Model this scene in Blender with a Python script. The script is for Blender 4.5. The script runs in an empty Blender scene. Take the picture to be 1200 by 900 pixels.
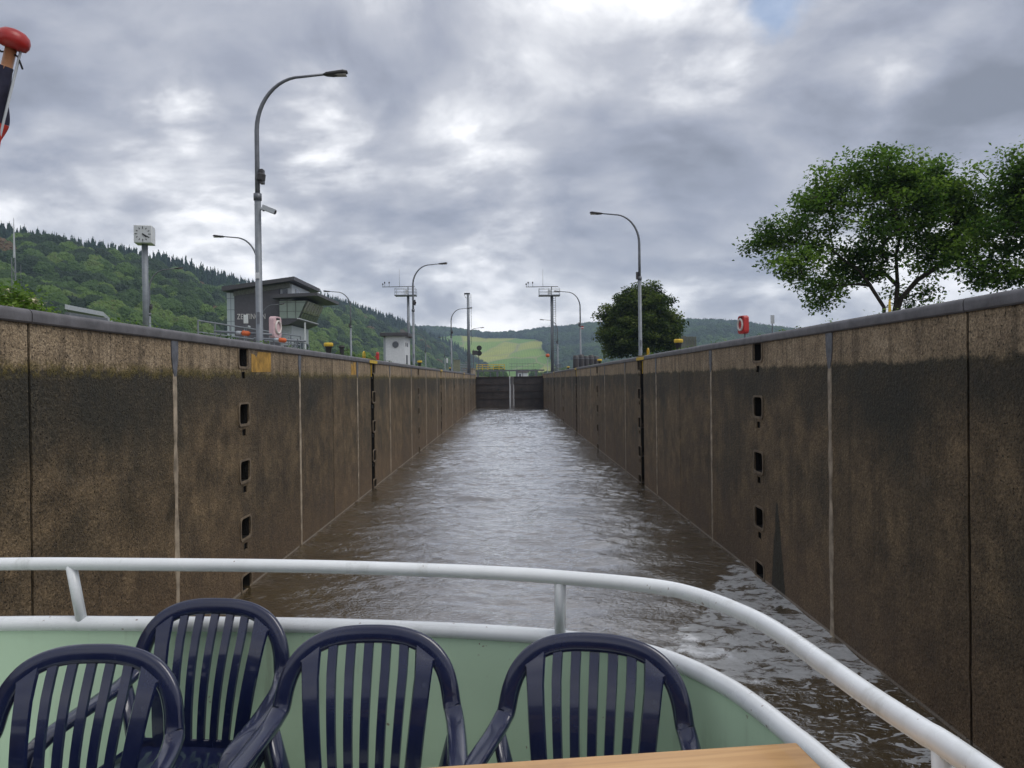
import bpy, math, random
import numpy as np
from mathutils import Vector, Matrix, noise as mnoise

# ------------------------------------------------------------------ camera, world, sun
scene = bpy.context.scene
COL = scene.collection
R = math.radians
FPX = 880.0
EYE = 4.78
cam_d = bpy.data.cameras.new("camera")
cam_d.sensor_fit = 'HORIZONTAL'; cam_d.sensor_width = 36.0
cam_d.lens = 36.0 * FPX / 1200.0
cam_d.clip_start = 0.05; cam_d.clip_end = 12000.0
cam = bpy.data.objects.new("camera", cam_d)
COL.objects.link(cam)
ROT = (Matrix.Rotation(-0.0023, 4, 'Z') @ Matrix.Rotation(R(90) - 0.0061, 4, 'X') @ Matrix.Rotation(R(-0.7), 4, 'Z'))
cam.matrix_world = Matrix.Translation((0, 0, EYE)) @ ROT
scene.camera = cam
R3 = ROT.to_3x3()

def pdir(px, py):
    return (R3 @ Vector(((px - 600) / FPX, (450 - py) / FPX, -1.0))).normalized()
def P(px, py, Y):
    d = pdir(px, py); t = Y / d.y
    return Vector((d.x * t, Y, EYE + d.z * t))
def PZ(px, py, z):
    d = pdir(px, py); t = (z - EYE) / d.z
    return Vector((d.x * t, d.y * t, z))

scene.view_settings.view_transform = 'Standard'
scene.view_settings.look = 'None'
scene.view_settings.gamma = 1.0
scene.view_settings.use_curve_mapping = False
scene.view_settings.exposure = 0.90
scene.cycles.use_denoising = True
scene.cycles.max_bounces = 6
scene.cycles.diffuse_bounces = 3
scene.cycles.glossy_bounces = 3
scene.cycles.transmission_bounces = 4
scene.cycles.volume_bounces = 0
scene.cycles.transparent_max_bounces = 6
scene.cycles.caustics_reflective = False
scene.cycles.caustics_refractive = False

SUN_EL, SUN_AZ = R(55), R(115)        # azimuth measured from +Y towards +X
world = bpy.data.worlds.new("World"); scene.world = world
world.use_nodes = True
WT = world.node_tree; WT.nodes.clear()

class NT:
    """tiny node-tree writer"""
    def __init__(s, tree): s.t = tree; s.n = tree.nodes; s.l = tree.links
    def node(s, kind, **kw):
        n = s.n.new(kind)
        for k, v in kw.items(): setattr(n, k, v)
        return n
    def put(s, sock, v):
        if isinstance(v, bpy.types.NodeSocket): s.l.new(v, sock)
        elif v is not None: sock.default_value = v
    def math(s, op, a, b=None, c=None, clamp=False):
        n = s.node('ShaderNodeMath', operation=op, use_clamp=clamp)
        s.put(n.inputs[0], a)
        if b is not None: s.put(n.inputs[1], b)
        if c is not None: s.put(n.inputs[2], c)
        return n.outputs[0]
    def vmath(s, op, a, b=None, c=None):
        n = s.node('ShaderNodeVectorMath', operation=op)
        s.put(n.inputs[0], a)
        if b is not None:
            if op == 'SCALE': s.put(n.inputs[3], b)
            else: s.put(n.inputs[1], b)
        if c is not None: s.put(n.inputs[2], c)
        return n.outputs['Value'] if op in ('LENGTH', 'DOT_PRODUCT', 'DISTANCE') else n.outputs[0]
    def noise(s, vec, scale, detail=4, rough=.5, dist=0.0, dim='3D', w=None):
        n = s.node('ShaderNodeTexNoise', noise_dimensions=dim)
        if vec is not None: s.put(n.inputs['Vector'], vec)
        n.inputs['Scale'].default_value = scale; n.inputs['Detail'].default_value = detail
        n.inputs['Roughness'].default_value = rough; n.inputs['Distortion'].default_value = dist
        return n
    def ramp(s, fac, stops, interp='LINEAR'):
        n = s.node('ShaderNodeValToRGB'); cr = n.color_ramp; cr.interpolation = interp
        while len(cr.elements) < len(stops): cr.elements.new(0.5)
        for e, (p, c) in zip(cr.elements, stops):
            e.position = p; e.color = (c[0], c[1], c[2], 1) if isinstance(c, (tuple, list)) else (c, c, c, 1)
        s.put(n.inputs[0], fac); return n.outputs[0]
    def sstep(s, v, a, b):
        n = s.node('ShaderNodeMapRange', interpolation_type='SMOOTHSTEP')
        s.put(n.inputs[0], v); n.inputs[1].default_value = a; n.inputs[2].default_value = b
        return n.outputs[0]
    def mix(s, fac, a, b, mode='MIX'):
        n = s.node('ShaderNodeMix', data_type='RGBA', blend_type=mode)
        s.put(n.inputs[0], fac)
        for sock, v in ((n.inputs[6], a), (n.inputs[7], b)):
            if isinstance(v, (tuple, list)): v = (v[0], v[1], v[2], 1)
            s.put(sock, v)
        return n.outputs[2]
    def comb(s, x, y, z):
        n = s.node('ShaderNodeCombineXYZ')
        for i, v in enumerate((x, y, z)): s.put(n.inputs[i], v)
        return n.outputs[0]
    def sep(s, v):
        n = s.node('ShaderNodeSeparateXYZ'); s.put(n.inputs[0], v); return n.outputs

w = NT(WT)
sky = w.node('ShaderNodeTexSky', sky_type='NISHITA'); sky.sun_disc = False
sky.sun_elevation = SUN_EL; sky.sun_rotation = SUN_AZ
tc = w.node('ShaderNodeTexCoord')
dirv = w.vmath('NORMALIZE', tc.outputs['Generated'])
sx, sy, sz = w.sep(dirv)
zc = w.math('MAXIMUM', sz, 0.0)
den = w.math('ADD', zc, 0.42)
u = w.math('DIVIDE', sx, den); v = w.math('DIVIDE', sy, den)
uv = w.comb(u, v, 0.0)
# cloud deck seen in perspective: warped fractal noise at two sizes
wn = w.noise(uv, 0.9, 3, .5)
warp = w.vmath('SCALE', w.vmath('SUBTRACT', wn.outputs['Color'], (0.5, 0.5, 0.5)), 0.55)
uvw = w.vmath('ADD', uv, warp)
big = w.noise(uvw, 1.45, 10, .55, 0.1).outputs[0]
uv2 = w.vmath('ADD', w.vmath('MULTIPLY', uvw, (1.0, 1.35, 1)), (7.3, 2.1, 0))
mid = w.noise(uv2, 4.2, 9, .55, 0.0).outputs[0]
bil = w.noise(w.vmath('ADD', uvw, (3.1, 9.7, 0)), 4.2, 7, .52, 0.0).outputs[0]
bil = w.math('MULTIPLY', w.math('ABSOLUTE', w.math('SUBTRACT', bil, .5)), 2.0)
dens = w.math('ADD', w.math('ADD', w.math('MULTIPLY', big, 0.68), w.math('MULTIPLY', mid, 0.30)), w.math('MULTIPLY', w.math('SUBTRACT', bil, .18), -.12))
# places where the deck is thinner or thicker (directions in the real sky)
dwn = w.noise(dirv, 3.6, 6, .6)
dwarp = w.vmath('ADD', dirv, w.vmath('SCALE', w.vmath('SUBTRACT', dwn.outputs['Color'], (0.5, 0.5, 0.5)), 0.26))
SPOTS = [  # px, py, radius, change of brightness
    (362, 152, .075, .22), (196, 128, .045, .20), (120, 215, .10, .10), (240, 250, .12, .07), (60, 258, .12, .10),
    (560, 170, .10, .09), (445, 12, .06, .10), (650, 30, .12, .08), (790, 45, .10, .08), (880, 25, .12, .10), (1085, 70, .07, .10), (1030, 75, .06, .09),
    (560, 345, .14, .14), (900, 345, .12, .18), (300, 290, .12, .10), (1130, 345, .12, .14), (760, 330, .10, .06), (420, 215, .05, .06), (430, 285, .05, .08),
    (120, 185, .10, -.07), (470, 75, .14, -.12), (690, 95, .13, -.12), (560, 60, .1, -.08), (60, 60, .14, -.03), (900, 170, .16, -.08), (1150, 110, .09, -.12),
    (1110, 190, .12, -.04), (430, 225, .06, -.05), (860, 270, .12, -.07), (700, 280, .10, -.04), (300, 60, .12, -.03), (500, 245, .08, -.03), (120, 235, .05, -.06),
]
acc = None
for px, py, rad, amp in SPOTS:
    d = pdir(px, py)
    dist = w.vmath('DISTANCE', dwarp, (d.x, d.y, d.z))
    n = w.node('ShaderNodeMapRange', interpolation_type='SMOOTHSTEP')
    w.put(n.inputs[0], dist); n.inputs[1].default_value = rad * 1.25; n.inputs[2].default_value = rad * .15
    n.inputs[3].default_value = 0; n.inputs[4].default_value = amp
    n.outputs[0]; acc = n.outputs[0] if acc is None else w.math('ADD', acc, n.outputs[0])
acc = w.math('MULTIPLY', acc, w.math('MULTIPLY_ADD', w.math('SUBTRACT', mid, .5), 5.0, 1.35))
bright = w.math('ADD', w.math('MULTIPLY_ADD', w.math('SUBTRACT', dens, 0.5), 3.0, 0.44), acc)
lowsky = w.sstep(sz, 0.16, 0.0)
bright = w.math('ADD', bright, w.math('MULTIPLY', lowsky, 0.17))
cloudc = w.ramp(bright, [(0.0, (.14, .15, .18)), (0.22, (.225, .238, .285)), (0.45, (.345, .353, .387)),
                         (0.62, (.52, .525, .545)), (0.80, (.80, .795, .80)), (1.0, (1.0, .98, .97))])
cloud10 = w.vmath('SCALE', cloudc, 10.0)
bd = pdir(905, -18)
gap = w.sstep(w.vmath('DISTANCE', dwarp, (bd.x, bd.y, bd.z)), 0.055, 0.02)
final = w.mix(w.math('MULTIPLY', gap, 0.65), cloud10, sky.outputs[0])
under = w.sstep(sz, -0.02, -0.12)
final = w.mix(under, final, (0.9, 0.9, 0.75))
bg = w.node('ShaderNodeBackground'); w.put(bg.inputs[0], final); bg.inputs[1].default_value = 0.10
out = w.node('ShaderNodeOutputWorld'); w.l.new(bg.outputs[0], out.inputs[0])

sun_d = bpy.data.lights.new("sun", 'SUN'); sun_d.energy = 0.9; sun_d.angle = R(35); sun_d.color = (1.0, .96, .9)
sun = bpy.data.objects.new("sun", sun_d); COL.objects.link(sun)
sdir = Vector((math.sin(SUN_AZ) * math.cos(SUN_EL), math.cos(SUN_AZ) * math.cos(SUN_EL), math.sin(SUN_EL)))
sun.rotation_euler = sdir.to_track_quat('Z', 'Y').to_euler()

# ------------------------------------------------------------------ helpers
def tag(o, label=None, cat=None, group=None, kind=None):
    if label: o['label'] = label
    if cat: o['category'] = cat
    if group: o['group'] = group
    if kind: o['kind'] = kind
    return o
def empty(name, loc=(0, 0, 0), rz=0.0):
    o = bpy.data.objects.new(name, None); COL.objects.link(o)
    o.location = loc; o.rotation_euler = (0, 0, rz); o.empty_display_size = .2
    return o
def copy_tree(o, parent=None, kids=None):
    c = o.copy(); COL.objects.link(c); c.parent = parent
    for ch in KIDS.get(o.name, []):
        k = copy_tree(ch, c); KIDS.setdefault(c.name, []).append(k)
    return c
KIDS = {}

class MB:
    def __init__(s): s.v = []; s.f = []; s.n = 0
    def add(s, verts, faces):
        s.v.extend([tuple(p) for p in verts]); s.f.extend([tuple(i + s.n for i in f) for f in faces]); s.n += len(verts); return s
    def box(s, c, size, rz=0.0, m=None):
        hx, hy, hz = size[0] / 2, size[1] / 2, size[2] / 2
        vs = [Vector((x, y, z)) for x in (-hx, hx) for y in (-hy, hy) for z in (-hz, hz)]
        if rz: vs = [Matrix.Rotation(rz, 3, 'Z') @ q for q in vs]
        if m is not None: vs = [m @ q for q in vs]
        c = Vector(c)
        return s.add([q + c for q in vs], [(0, 1, 3, 2), (4, 6, 7, 5), (0, 4, 5, 1), (2, 3, 7, 6), (0, 2, 6, 4), (1, 5, 7, 3)])
    def box2(s, a, b):
        return s.box([(a[i] + b[i]) / 2 for i in range(3)], [abs(b[i] - a[i]) for i in range(3)])
    def beam(s, a, b, wd, ht):
        a = Vector(a); b = Vector(b); d = b - a
        q = d.to_track_quat('X', 'Z').to_matrix()
        return s.box((a + b) / 2, (d.length, wd, ht), m=q)
    def tube(s, pts, rad, seg=10, closed=False, cap=True, prof=None, up=None):
        pts = [Vector(p) for p in pts]; n = len(pts)
        rads = rad if isinstance(rad, (list, tuple)) else [rad] * n
        rings = []; prev = None
        for i in range(n):
            if closed: t = pts[(i + 1) % n] - pts[i - 1]
            else: t = pts[min(i + 1, n - 1)] - pts[max(i - 1, 0)]
            t.normalize()
            if up is not None:
                uu = up[i] if isinstance(up, list) else up
                a = Vector(uu); a = (a - t * a.dot(t)).normalized()
            elif prev is None:
                a = Vector((0, 0, 1)) if abs(t.z) < .9 else Vector((1, 0, 0)); a = (a - t * a.dot(t)).normalized()
            else: a = (prev - t * prev.dot(t)).normalized()
            prev = a; b = t.cross(a)
            r = rads[i]; ring = []
            for k in range(seg):
                an = 2 * math.pi * k / seg
                ca, sa = math.cos(an), math.sin(an)
                if prof:   # superellipse (half thickness along a, half width along b)
                    e = prof[2] if len(prof) > 2 else 1.0
                    pa = prof[0] * math.copysign(abs(ca) ** e, ca); pb = prof[1] * math.copysign(abs(sa) ** e, sa)
                    ring.append(pts[i] + a * pa * r + b * pb * r)
                else: ring.append(pts[i] + a * ca * r + b * sa * r)
            rings.append(ring)
        vs = [p for rg in rings for p in rg]; fs = []
        m = n if closed else n - 1
        for i in range(m):
            j = (i + 1) % n
            for k in range(seg):
                l = (k + 1) % seg
                fs.append((i * seg + k, i * seg + l, j * seg + l, j * seg + k))
        if cap and not closed:
            fs.append(tuple(reversed(range(seg)))); fs.append(tuple((n - 1) * seg + k for k in range(seg)))
        return s.add(vs, fs)
    def lathe(s, prof, c=(0, 0, 0), seg=16, axis=None):
        q = Vector(axis).to_track_quat('Z', 'Y').to_matrix() if axis is not None else Matrix.Identity(3)
        c = Vector(c); vs = []
        for r, z in prof:
            for k in range(seg):
                an = 2 * math.pi * k / seg
                vs.append(c + q @ Vector((r * math.cos(an), r * math.sin(an), z)))
        fs = []
        for i in range(len(prof) - 1):
            for k in range(seg):
                l = (k + 1) % seg; fs.append((i * seg + k, i * seg + l, (i + 1) * seg + l, (i + 1) * seg + k))
        fs.append(tuple(reversed(range(seg)))); fs.append(tuple((len(prof) - 1) * seg + k for k in range(seg)))
        return s.add(vs, fs)
    def prism(s, poly, d):
        """closed outline (list of 3D points) pushed along vector d"""
        n = len(poly); d = Vector(d); a = [Vector(p) for p in poly]; b = [p + d for p in a]
        fs = [tuple(reversed(range(n))), tuple(range(n, 2 * n))] + [(i, (i + 1) % n, n + (i + 1) % n, n + i) for i in range(n)]
        return s.add(a + b, fs)
    def build(s, name, mat, parent=None, smooth=False, bevel=0.0, loc=None, sub=0, autos=False):
        me = bpy.data.meshes.new(name); me.from_pydata(s.v, [], s.f); me.update()
        if mat: me.materials.append(mat)
        if smooth: me.shade_smooth()
        o = bpy.data.objects.new(name, me); COL.objects.link(o)
        if parent is not None:
            o.parent = parent; KIDS.setdefault(parent.name, []).append(o)
        if loc is not None: o.location = loc
        if bevel:
            b = o.modifiers.new('bevel', 'BEVEL'); b.width = bevel; b.segments = 2; b.limit_method = 'ANGLE'
        if sub:
            b = o.modifiers.new('sub', 'SUBSURF'); b.levels = sub; b.render_levels = sub
        if autos:
            me.shade_smooth()
            try: me.set_sharp_from_angle(angle=R(38))
            except Exception: pass
        return o

def np_mesh(name, verts, faces, mat, parent=None, smooth=False, attrs=None):
    """verts (n,3), faces (m,4) or (m,3) numpy"""
    me = bpy.data.meshes.new(name)
    n, m, k = len(verts), len(faces), faces.shape[1]
    me.vertices.add(n); me.vertices.foreach_set('co', np.ascontiguousarray(verts, dtype=np.float32).ravel())
    me.loops.add(m * k); me.loops.foreach_set('vertex_index', np.ascontiguousarray(faces, dtype=np.int32).ravel())
    me.polygons.add(m)
    me.polygons.foreach_set('loop_start', np.arange(0, m * k, k, dtype=np.int32))
    me.update(calc_edges=True)
    if smooth: me.shade_smooth()
    if mat: me.materials.append(mat)
    for an, av in (attrs or {}).items():
        a = me.attributes.new(an, 'FLOAT', 'POINT'); a.data.foreach_set('value', np.ascontiguousarray(av, dtype=np.float32))
    o = bpy.data.objects.new(name, me); COL.objects.link(o)
    if parent is not None:
        o.parent = parent; KIDS.setdefault(parent.name, []).append(o)
    return o

MATS = {}
def mat(name, col, rough=.6, metal=0.0, spec=.5, var=0.0, vscale=6.0, bump=0.0, bscale=40.0, coat=0.0):
    if name in MATS: return MATS[name]
    m = bpy.data.materials.new(name); m.use_nodes = True; t = NT(m.node_tree)
    b = m.node_tree.nodes['Principled BSDF']
    b.inputs['Roughness'].default_value = rough; b.inputs['Metallic'].default_value = metal
    b.inputs['Specular IOR Level'].default_value = spec
    b.inputs['Coat Weight'].default_value = coat; b.inputs['Coat Roughness'].default_value = .08
    if var:
        c = t.node('ShaderNodeTexCoord').outputs['Object']
        n = t.noise(c, vscale, 6, .62).outputs[0]
        lo = tuple(x * (1 - var) for x in col); hi = tuple(min(1, x * (1 + var)) for x in col)
        t.put(b.inputs['Base Color'], t.ramp(n, [(.3, lo), (.7, hi)]))
        n2 = t.noise(c, vscale * 2.3, 5, .6).outputs[0]
        t.put(b.inputs['Roughness'], t.math('MULTIPLY_ADD', n2, .3, max(0, rough - .15)))
    else: b.inputs['Base Color'].default_value = (*col, 1)
    if bump:
        c = t.node('ShaderNodeTexCoord').outputs['Object']
        bn = t.node('ShaderNodeBump'); bn.inputs['Strength'].default_value = bump; bn.inputs['Distance'].default_value = .01
        t.put(bn.inputs['Height'], t.noise(c, bscale, 5, .6).outputs[0]); t.put(b.inputs['Normal'], bn.outputs[0])
    MATS[name] = m; return m
# ------------------------------------------------------------------ lock chamber
XL, XR = -6.14, 5.86
ZC = EYE + .976            # top of coping
ZCB = EYE + .79            # underside of coping
ZT = EYE + .19             # algae line
YG = 134.0                 # gate
Y0 = -40.0
GZ = 5.70                  # ground on both sides

def concrete_mat():
    m = bpy.data.materials.new('chamber_concrete'); m.use_nodes = True; t = NT(m.node_tree)
    b = m.node_tree.nodes['Principled BSDF']
    pos = t.node('ShaderNodeNewGeometry').outputs['Position']
    x, y, z = t.sep(pos)
    side = t.math('MULTIPLY', x, 3.7)
    q = t.comb(side, y, z)
    nb = t.noise(q, .33, 5, .6).outputs[0]
    nm = t.noise(q, 1.6, 6, .65).outputs[0]
    nf = t.noise(q, 9.0, 6, .7).outputs[0]
    ng = t.noise(q, 26.0, 3, .65).outputs[0]
    streak = t.noise(t.comb(side, t.math('MULTIPLY', y, 3.2), t.math('MULTIPLY', z, .16)), 1.6, 6, .62).outputs[0]
    # each cast bay is a slightly different tone
    bay = t.math('FLOOR', t.math('DIVIDE', t.math('SUBTRACT', y, 1.4), 8.2))
    wn = t.node('ShaderNodeTexWhiteNoise', noise_dimensions='2D'); t.put(wn.inputs['Vector'], t.comb(bay, side, 0))
    bayv = wn.outputs[0]
    # lower, wetted concrete
    low = t.ramp(nm, [(.30, (.052, .037, .017)), (.5, (.135, .096, .054)), (.70, (.245, .176, .100))])
    low = t.mix(t.math('MULTIPLY', t.sstep(nb, .45, .72), .55), low, (.036, .036, .026))
    low = t.mix(t.math('MULTIPLY', t.sstep(streak, .5, .74), .3), low, (.17, .122, .072))
    low = t.mix(t.math('MULTIPLY', t.sstep(streak, .46, .34), .38), low, (.040, .032, .020))
    red = t.math('MULTIPLY', t.sstep(z, 2.6, 0.1), .5)
    low = t.mix(red, low, (.155, .100, .060))
    # black-green algae just under the line
    edge = t.math('ADD', z, t.math('ADD', t.math('MULTIPLY', t.math('SUBTRACT', nm, .5), .28), t.math('MULTIPLY', t.math('SUBTRACT', nf, .5), .22)))
    recess_shade = t.math('MAXIMUM', t.sstep(x, XR + .015, XR + .03), t.sstep(x, XL - .015, XL - .03))  # surfaces behind the wall face, where recess shade is painted
    recess_shade = t.math('MULTIPLY', recess_shade, t.sstep(z, ZCB - .005, ZCB - .02))
    alg = t.math('MULTIPLY', t.sstep(t.math('ADD', edge, t.math('MULTIPLY_ADD', nb, 3.0, -1.5)), ZT - 1.5, ZT - .3), t.math('MULTIPLY_ADD', nb, 1.0, .15), clamp=True)
    low = t.mix(alg, low, (.028, .027, .019))
    # upper, dry concrete
    up = t.ramp(nm, [(.25, (.18, .132, .082)), (.5, (.33, .250, .160)), (.75, (.46, .360, .245))])
    up = t.mix(t.math('MULTIPLY', t.sstep(nf, .52, .66), .5), up, (.075, .055, .036))
    up = t.mix(t.math('MULTIPLY', t.sstep(streak, .50, .62), .65), up, (.12, .09, .058))
    upm = t.sstep(edge, ZT - .03, ZT + .06)
    c = t.mix(upm, low, up)
    # moss fringe
    fr = t.math('MULTIPLY', t.sstep(edge, ZT - .14, ZT - .02), t.sstep(edge, ZT + .20, ZT + .04))
    left = t.math('MULTIPLY_ADD', t.sstep(x, 0.5, -.5), .66, .10)
    c = t.mix(t.math('MULTIPLY', t.math('MULTIPLY', fr, left), t.sstep(nf, .36, .58)), c, (.125, .098, .018))
    # pits and grains
    vo = t.node('ShaderNodeTexVoronoi'); t.put(vo.inputs['Vector'], q); vo.inputs['Scale'].default_value = 17
    pit = t.sstep(vo.outputs['Distance'], .30, .10)
    pit = t.math('MULTIPLY', pit, t.sstep(nf, .46, .6))
    c = t.mix(t.math('MULTIPLY', pit, .75), c, (.018, .014, .010))
    nh = t.noise(q, 48.0, 2, .6).outputs[0]
    gr = t.math('MULTIPLY', t.math('MULTIPLY_ADD', t.sstep(ng, .25, .75), .85, .58), t.math('MULTIPLY_ADD', t.sstep(nh, .3, .7), .5, .75))
    gr2 = t.math('MULTIPLY_ADD', bayv, .34, .80)
    c = t.vmath('SCALE', c, t.math('MULTIPLY', gr, gr2))
    c = t.mix(t.math('MULTIPLY', t.sstep(ng, .60, .74), .38), c, (.24, .18, .11))
    # leak stain on the right wall: a dark green tongue
    dz = t.math('SUBTRACT', 2.05, z)
    half = t.math('MULTIPLY_ADD', dz, .21, .02)
    dy = t.math('ABSOLUTE', t.math('SUBTRACT', t.math('ADD', y, t.math('MULTIPLY', t.math('SUBTRACT', nm, .5), .25)), 16.55))
    tong = t.math('MULTIPLY', t.math('MULTIPLY', t.sstep(t.math('SUBTRACT', dy, half), .05, -.04), t.sstep(dz, 0, .12)), t.sstep(x, 0, 1))
    c = t.mix(t.math('MULTIPLY', tong, .88), c, (.016, .018, .010))
    # line of scum at the water
    scum = t.math('MULTIPLY', t.sstep(z, .075, .05), t.sstep(z, .0, .02))
    c = t.mix(t.math('MULTIPLY', scum, .7), c, (.38, .34, .29))
    # fine cracks
    vc = t.node('ShaderNodeTexVoronoi', feature='DISTANCE_TO_EDGE'); 
    t.put(vc.inputs['Vector'], t.vmath('ADD', q, t.vmath('SCALE', t.noise(q, 1.3, 4, .6).outputs['Color'], 1.1))); vc.inputs['Scale'].default_value = .22
    crk = t.math('MULTIPLY', t.sstep(vc.outputs['Distance'], .006, .002), t.sstep(nb, .50, .56))
    c = t.mix(t.math('MULTIPLY', crk, .18), c, (.25, .20, .14))
    c = t.mix(recess_shade, c, (.008, .007, .006))  # shade inside niches and grooves put into the colour
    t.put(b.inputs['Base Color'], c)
    t.put(b.inputs['Roughness'], t.math('MULTIPLY_ADD', nm, .35, .50))
    b.inputs['Specular IOR Level'].default_value = .3
    hgt = t.math('ADD', t.math('ADD', t.math('MULTIPLY', ng, .55), t.math('MULTIPLY', nf, 1.4)), t.math('MULTIPLY', pit, -1.2))
    bp = t.node('ShaderNodeBump'); bp.inputs['Strength'].default_value = 1.0; bp.inputs['Distance'].default_value = .045
    t.put(bp.inputs['Height'], hgt); t.put(b.inputs['Normal'], bp.outputs[0])
    return m
CONC = concrete_mat()
M_COPE = mat('coping_stone', (.112, .108, .115), .55, var=.38, vscale=2.6, bump=.35, bscale=22)
M_STRIP = mat('joint_mortar', (.34, .28, .21), .7, var=.55, vscale=3.4, bump=.6, bscale=30)
M_STEELW = mat('worn_steel', (.145, .150, .170), .45, .35, var=.4, vscale=7)
M_NICHE = mat('niche_mortar', (.155, .118, .078), .75, var=.45, vscale=5, bump=.5, bscale=30)
M_BLACK = mat('black_iron_and_shade', (.012, .012, .013), .5, var=.4)
M_RUST = mat('rusty_iron', (.055, .035, .025), .7, .2, var=.5)
M_YEL = mat('yellow_paint', (.62, .42, .03), .5, var=.25)
M_OCHRE = mat('worn_ochre_paint', (.42, .24, .045), .7, var=.45, vscale=5)
M_GALV = mat('galvanised_steel', (.18, .20, .225), .5, .15, var=.18, vscale=4)
M_GALVD = mat('dark_galvanised', (.145, .155, .175), .45, .4, var=.2)
M_LAMPHEAD = mat('lamp_head_grey', (.045, .042, .045), .5)
M_LENS = mat('lamp_glass', (.35, .33, .30), .2)
M_WHITE = mat('white_panel', (.62, .64, .66), .5, var=.10)
M_PALE = mat('pale_grey_panel', (.40, .43, .46), .5, var=.12)
M_DKROOF = mat('dark_roof_sheet', (.060, .058, .066), .5, var=.2)
M_CLAD = mat('slate_cladding', (.088, .082, .096), .6, var=.12, vscale=3)
M_GLASSG = mat('greenish_window', (.26, .33, .27), .12, spec=.8, var=.12, vscale=.6)
M_GLASSD = mat('dark_window', (.035, .045, .055), .08, spec=.8)
M_RED = mat('red_plastic', (.42, .018, .016), .4, var=.15)
M_ORANGE = mat('orange_foam', (.60, .13, .04), .6, var=.2)
M_PINK = mat('faded_pink_plastic', (.60, .42, .44), .5, var=.12)
M_LETTER = mat('letter_grey', (.62, .60, .60), .6)

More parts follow.
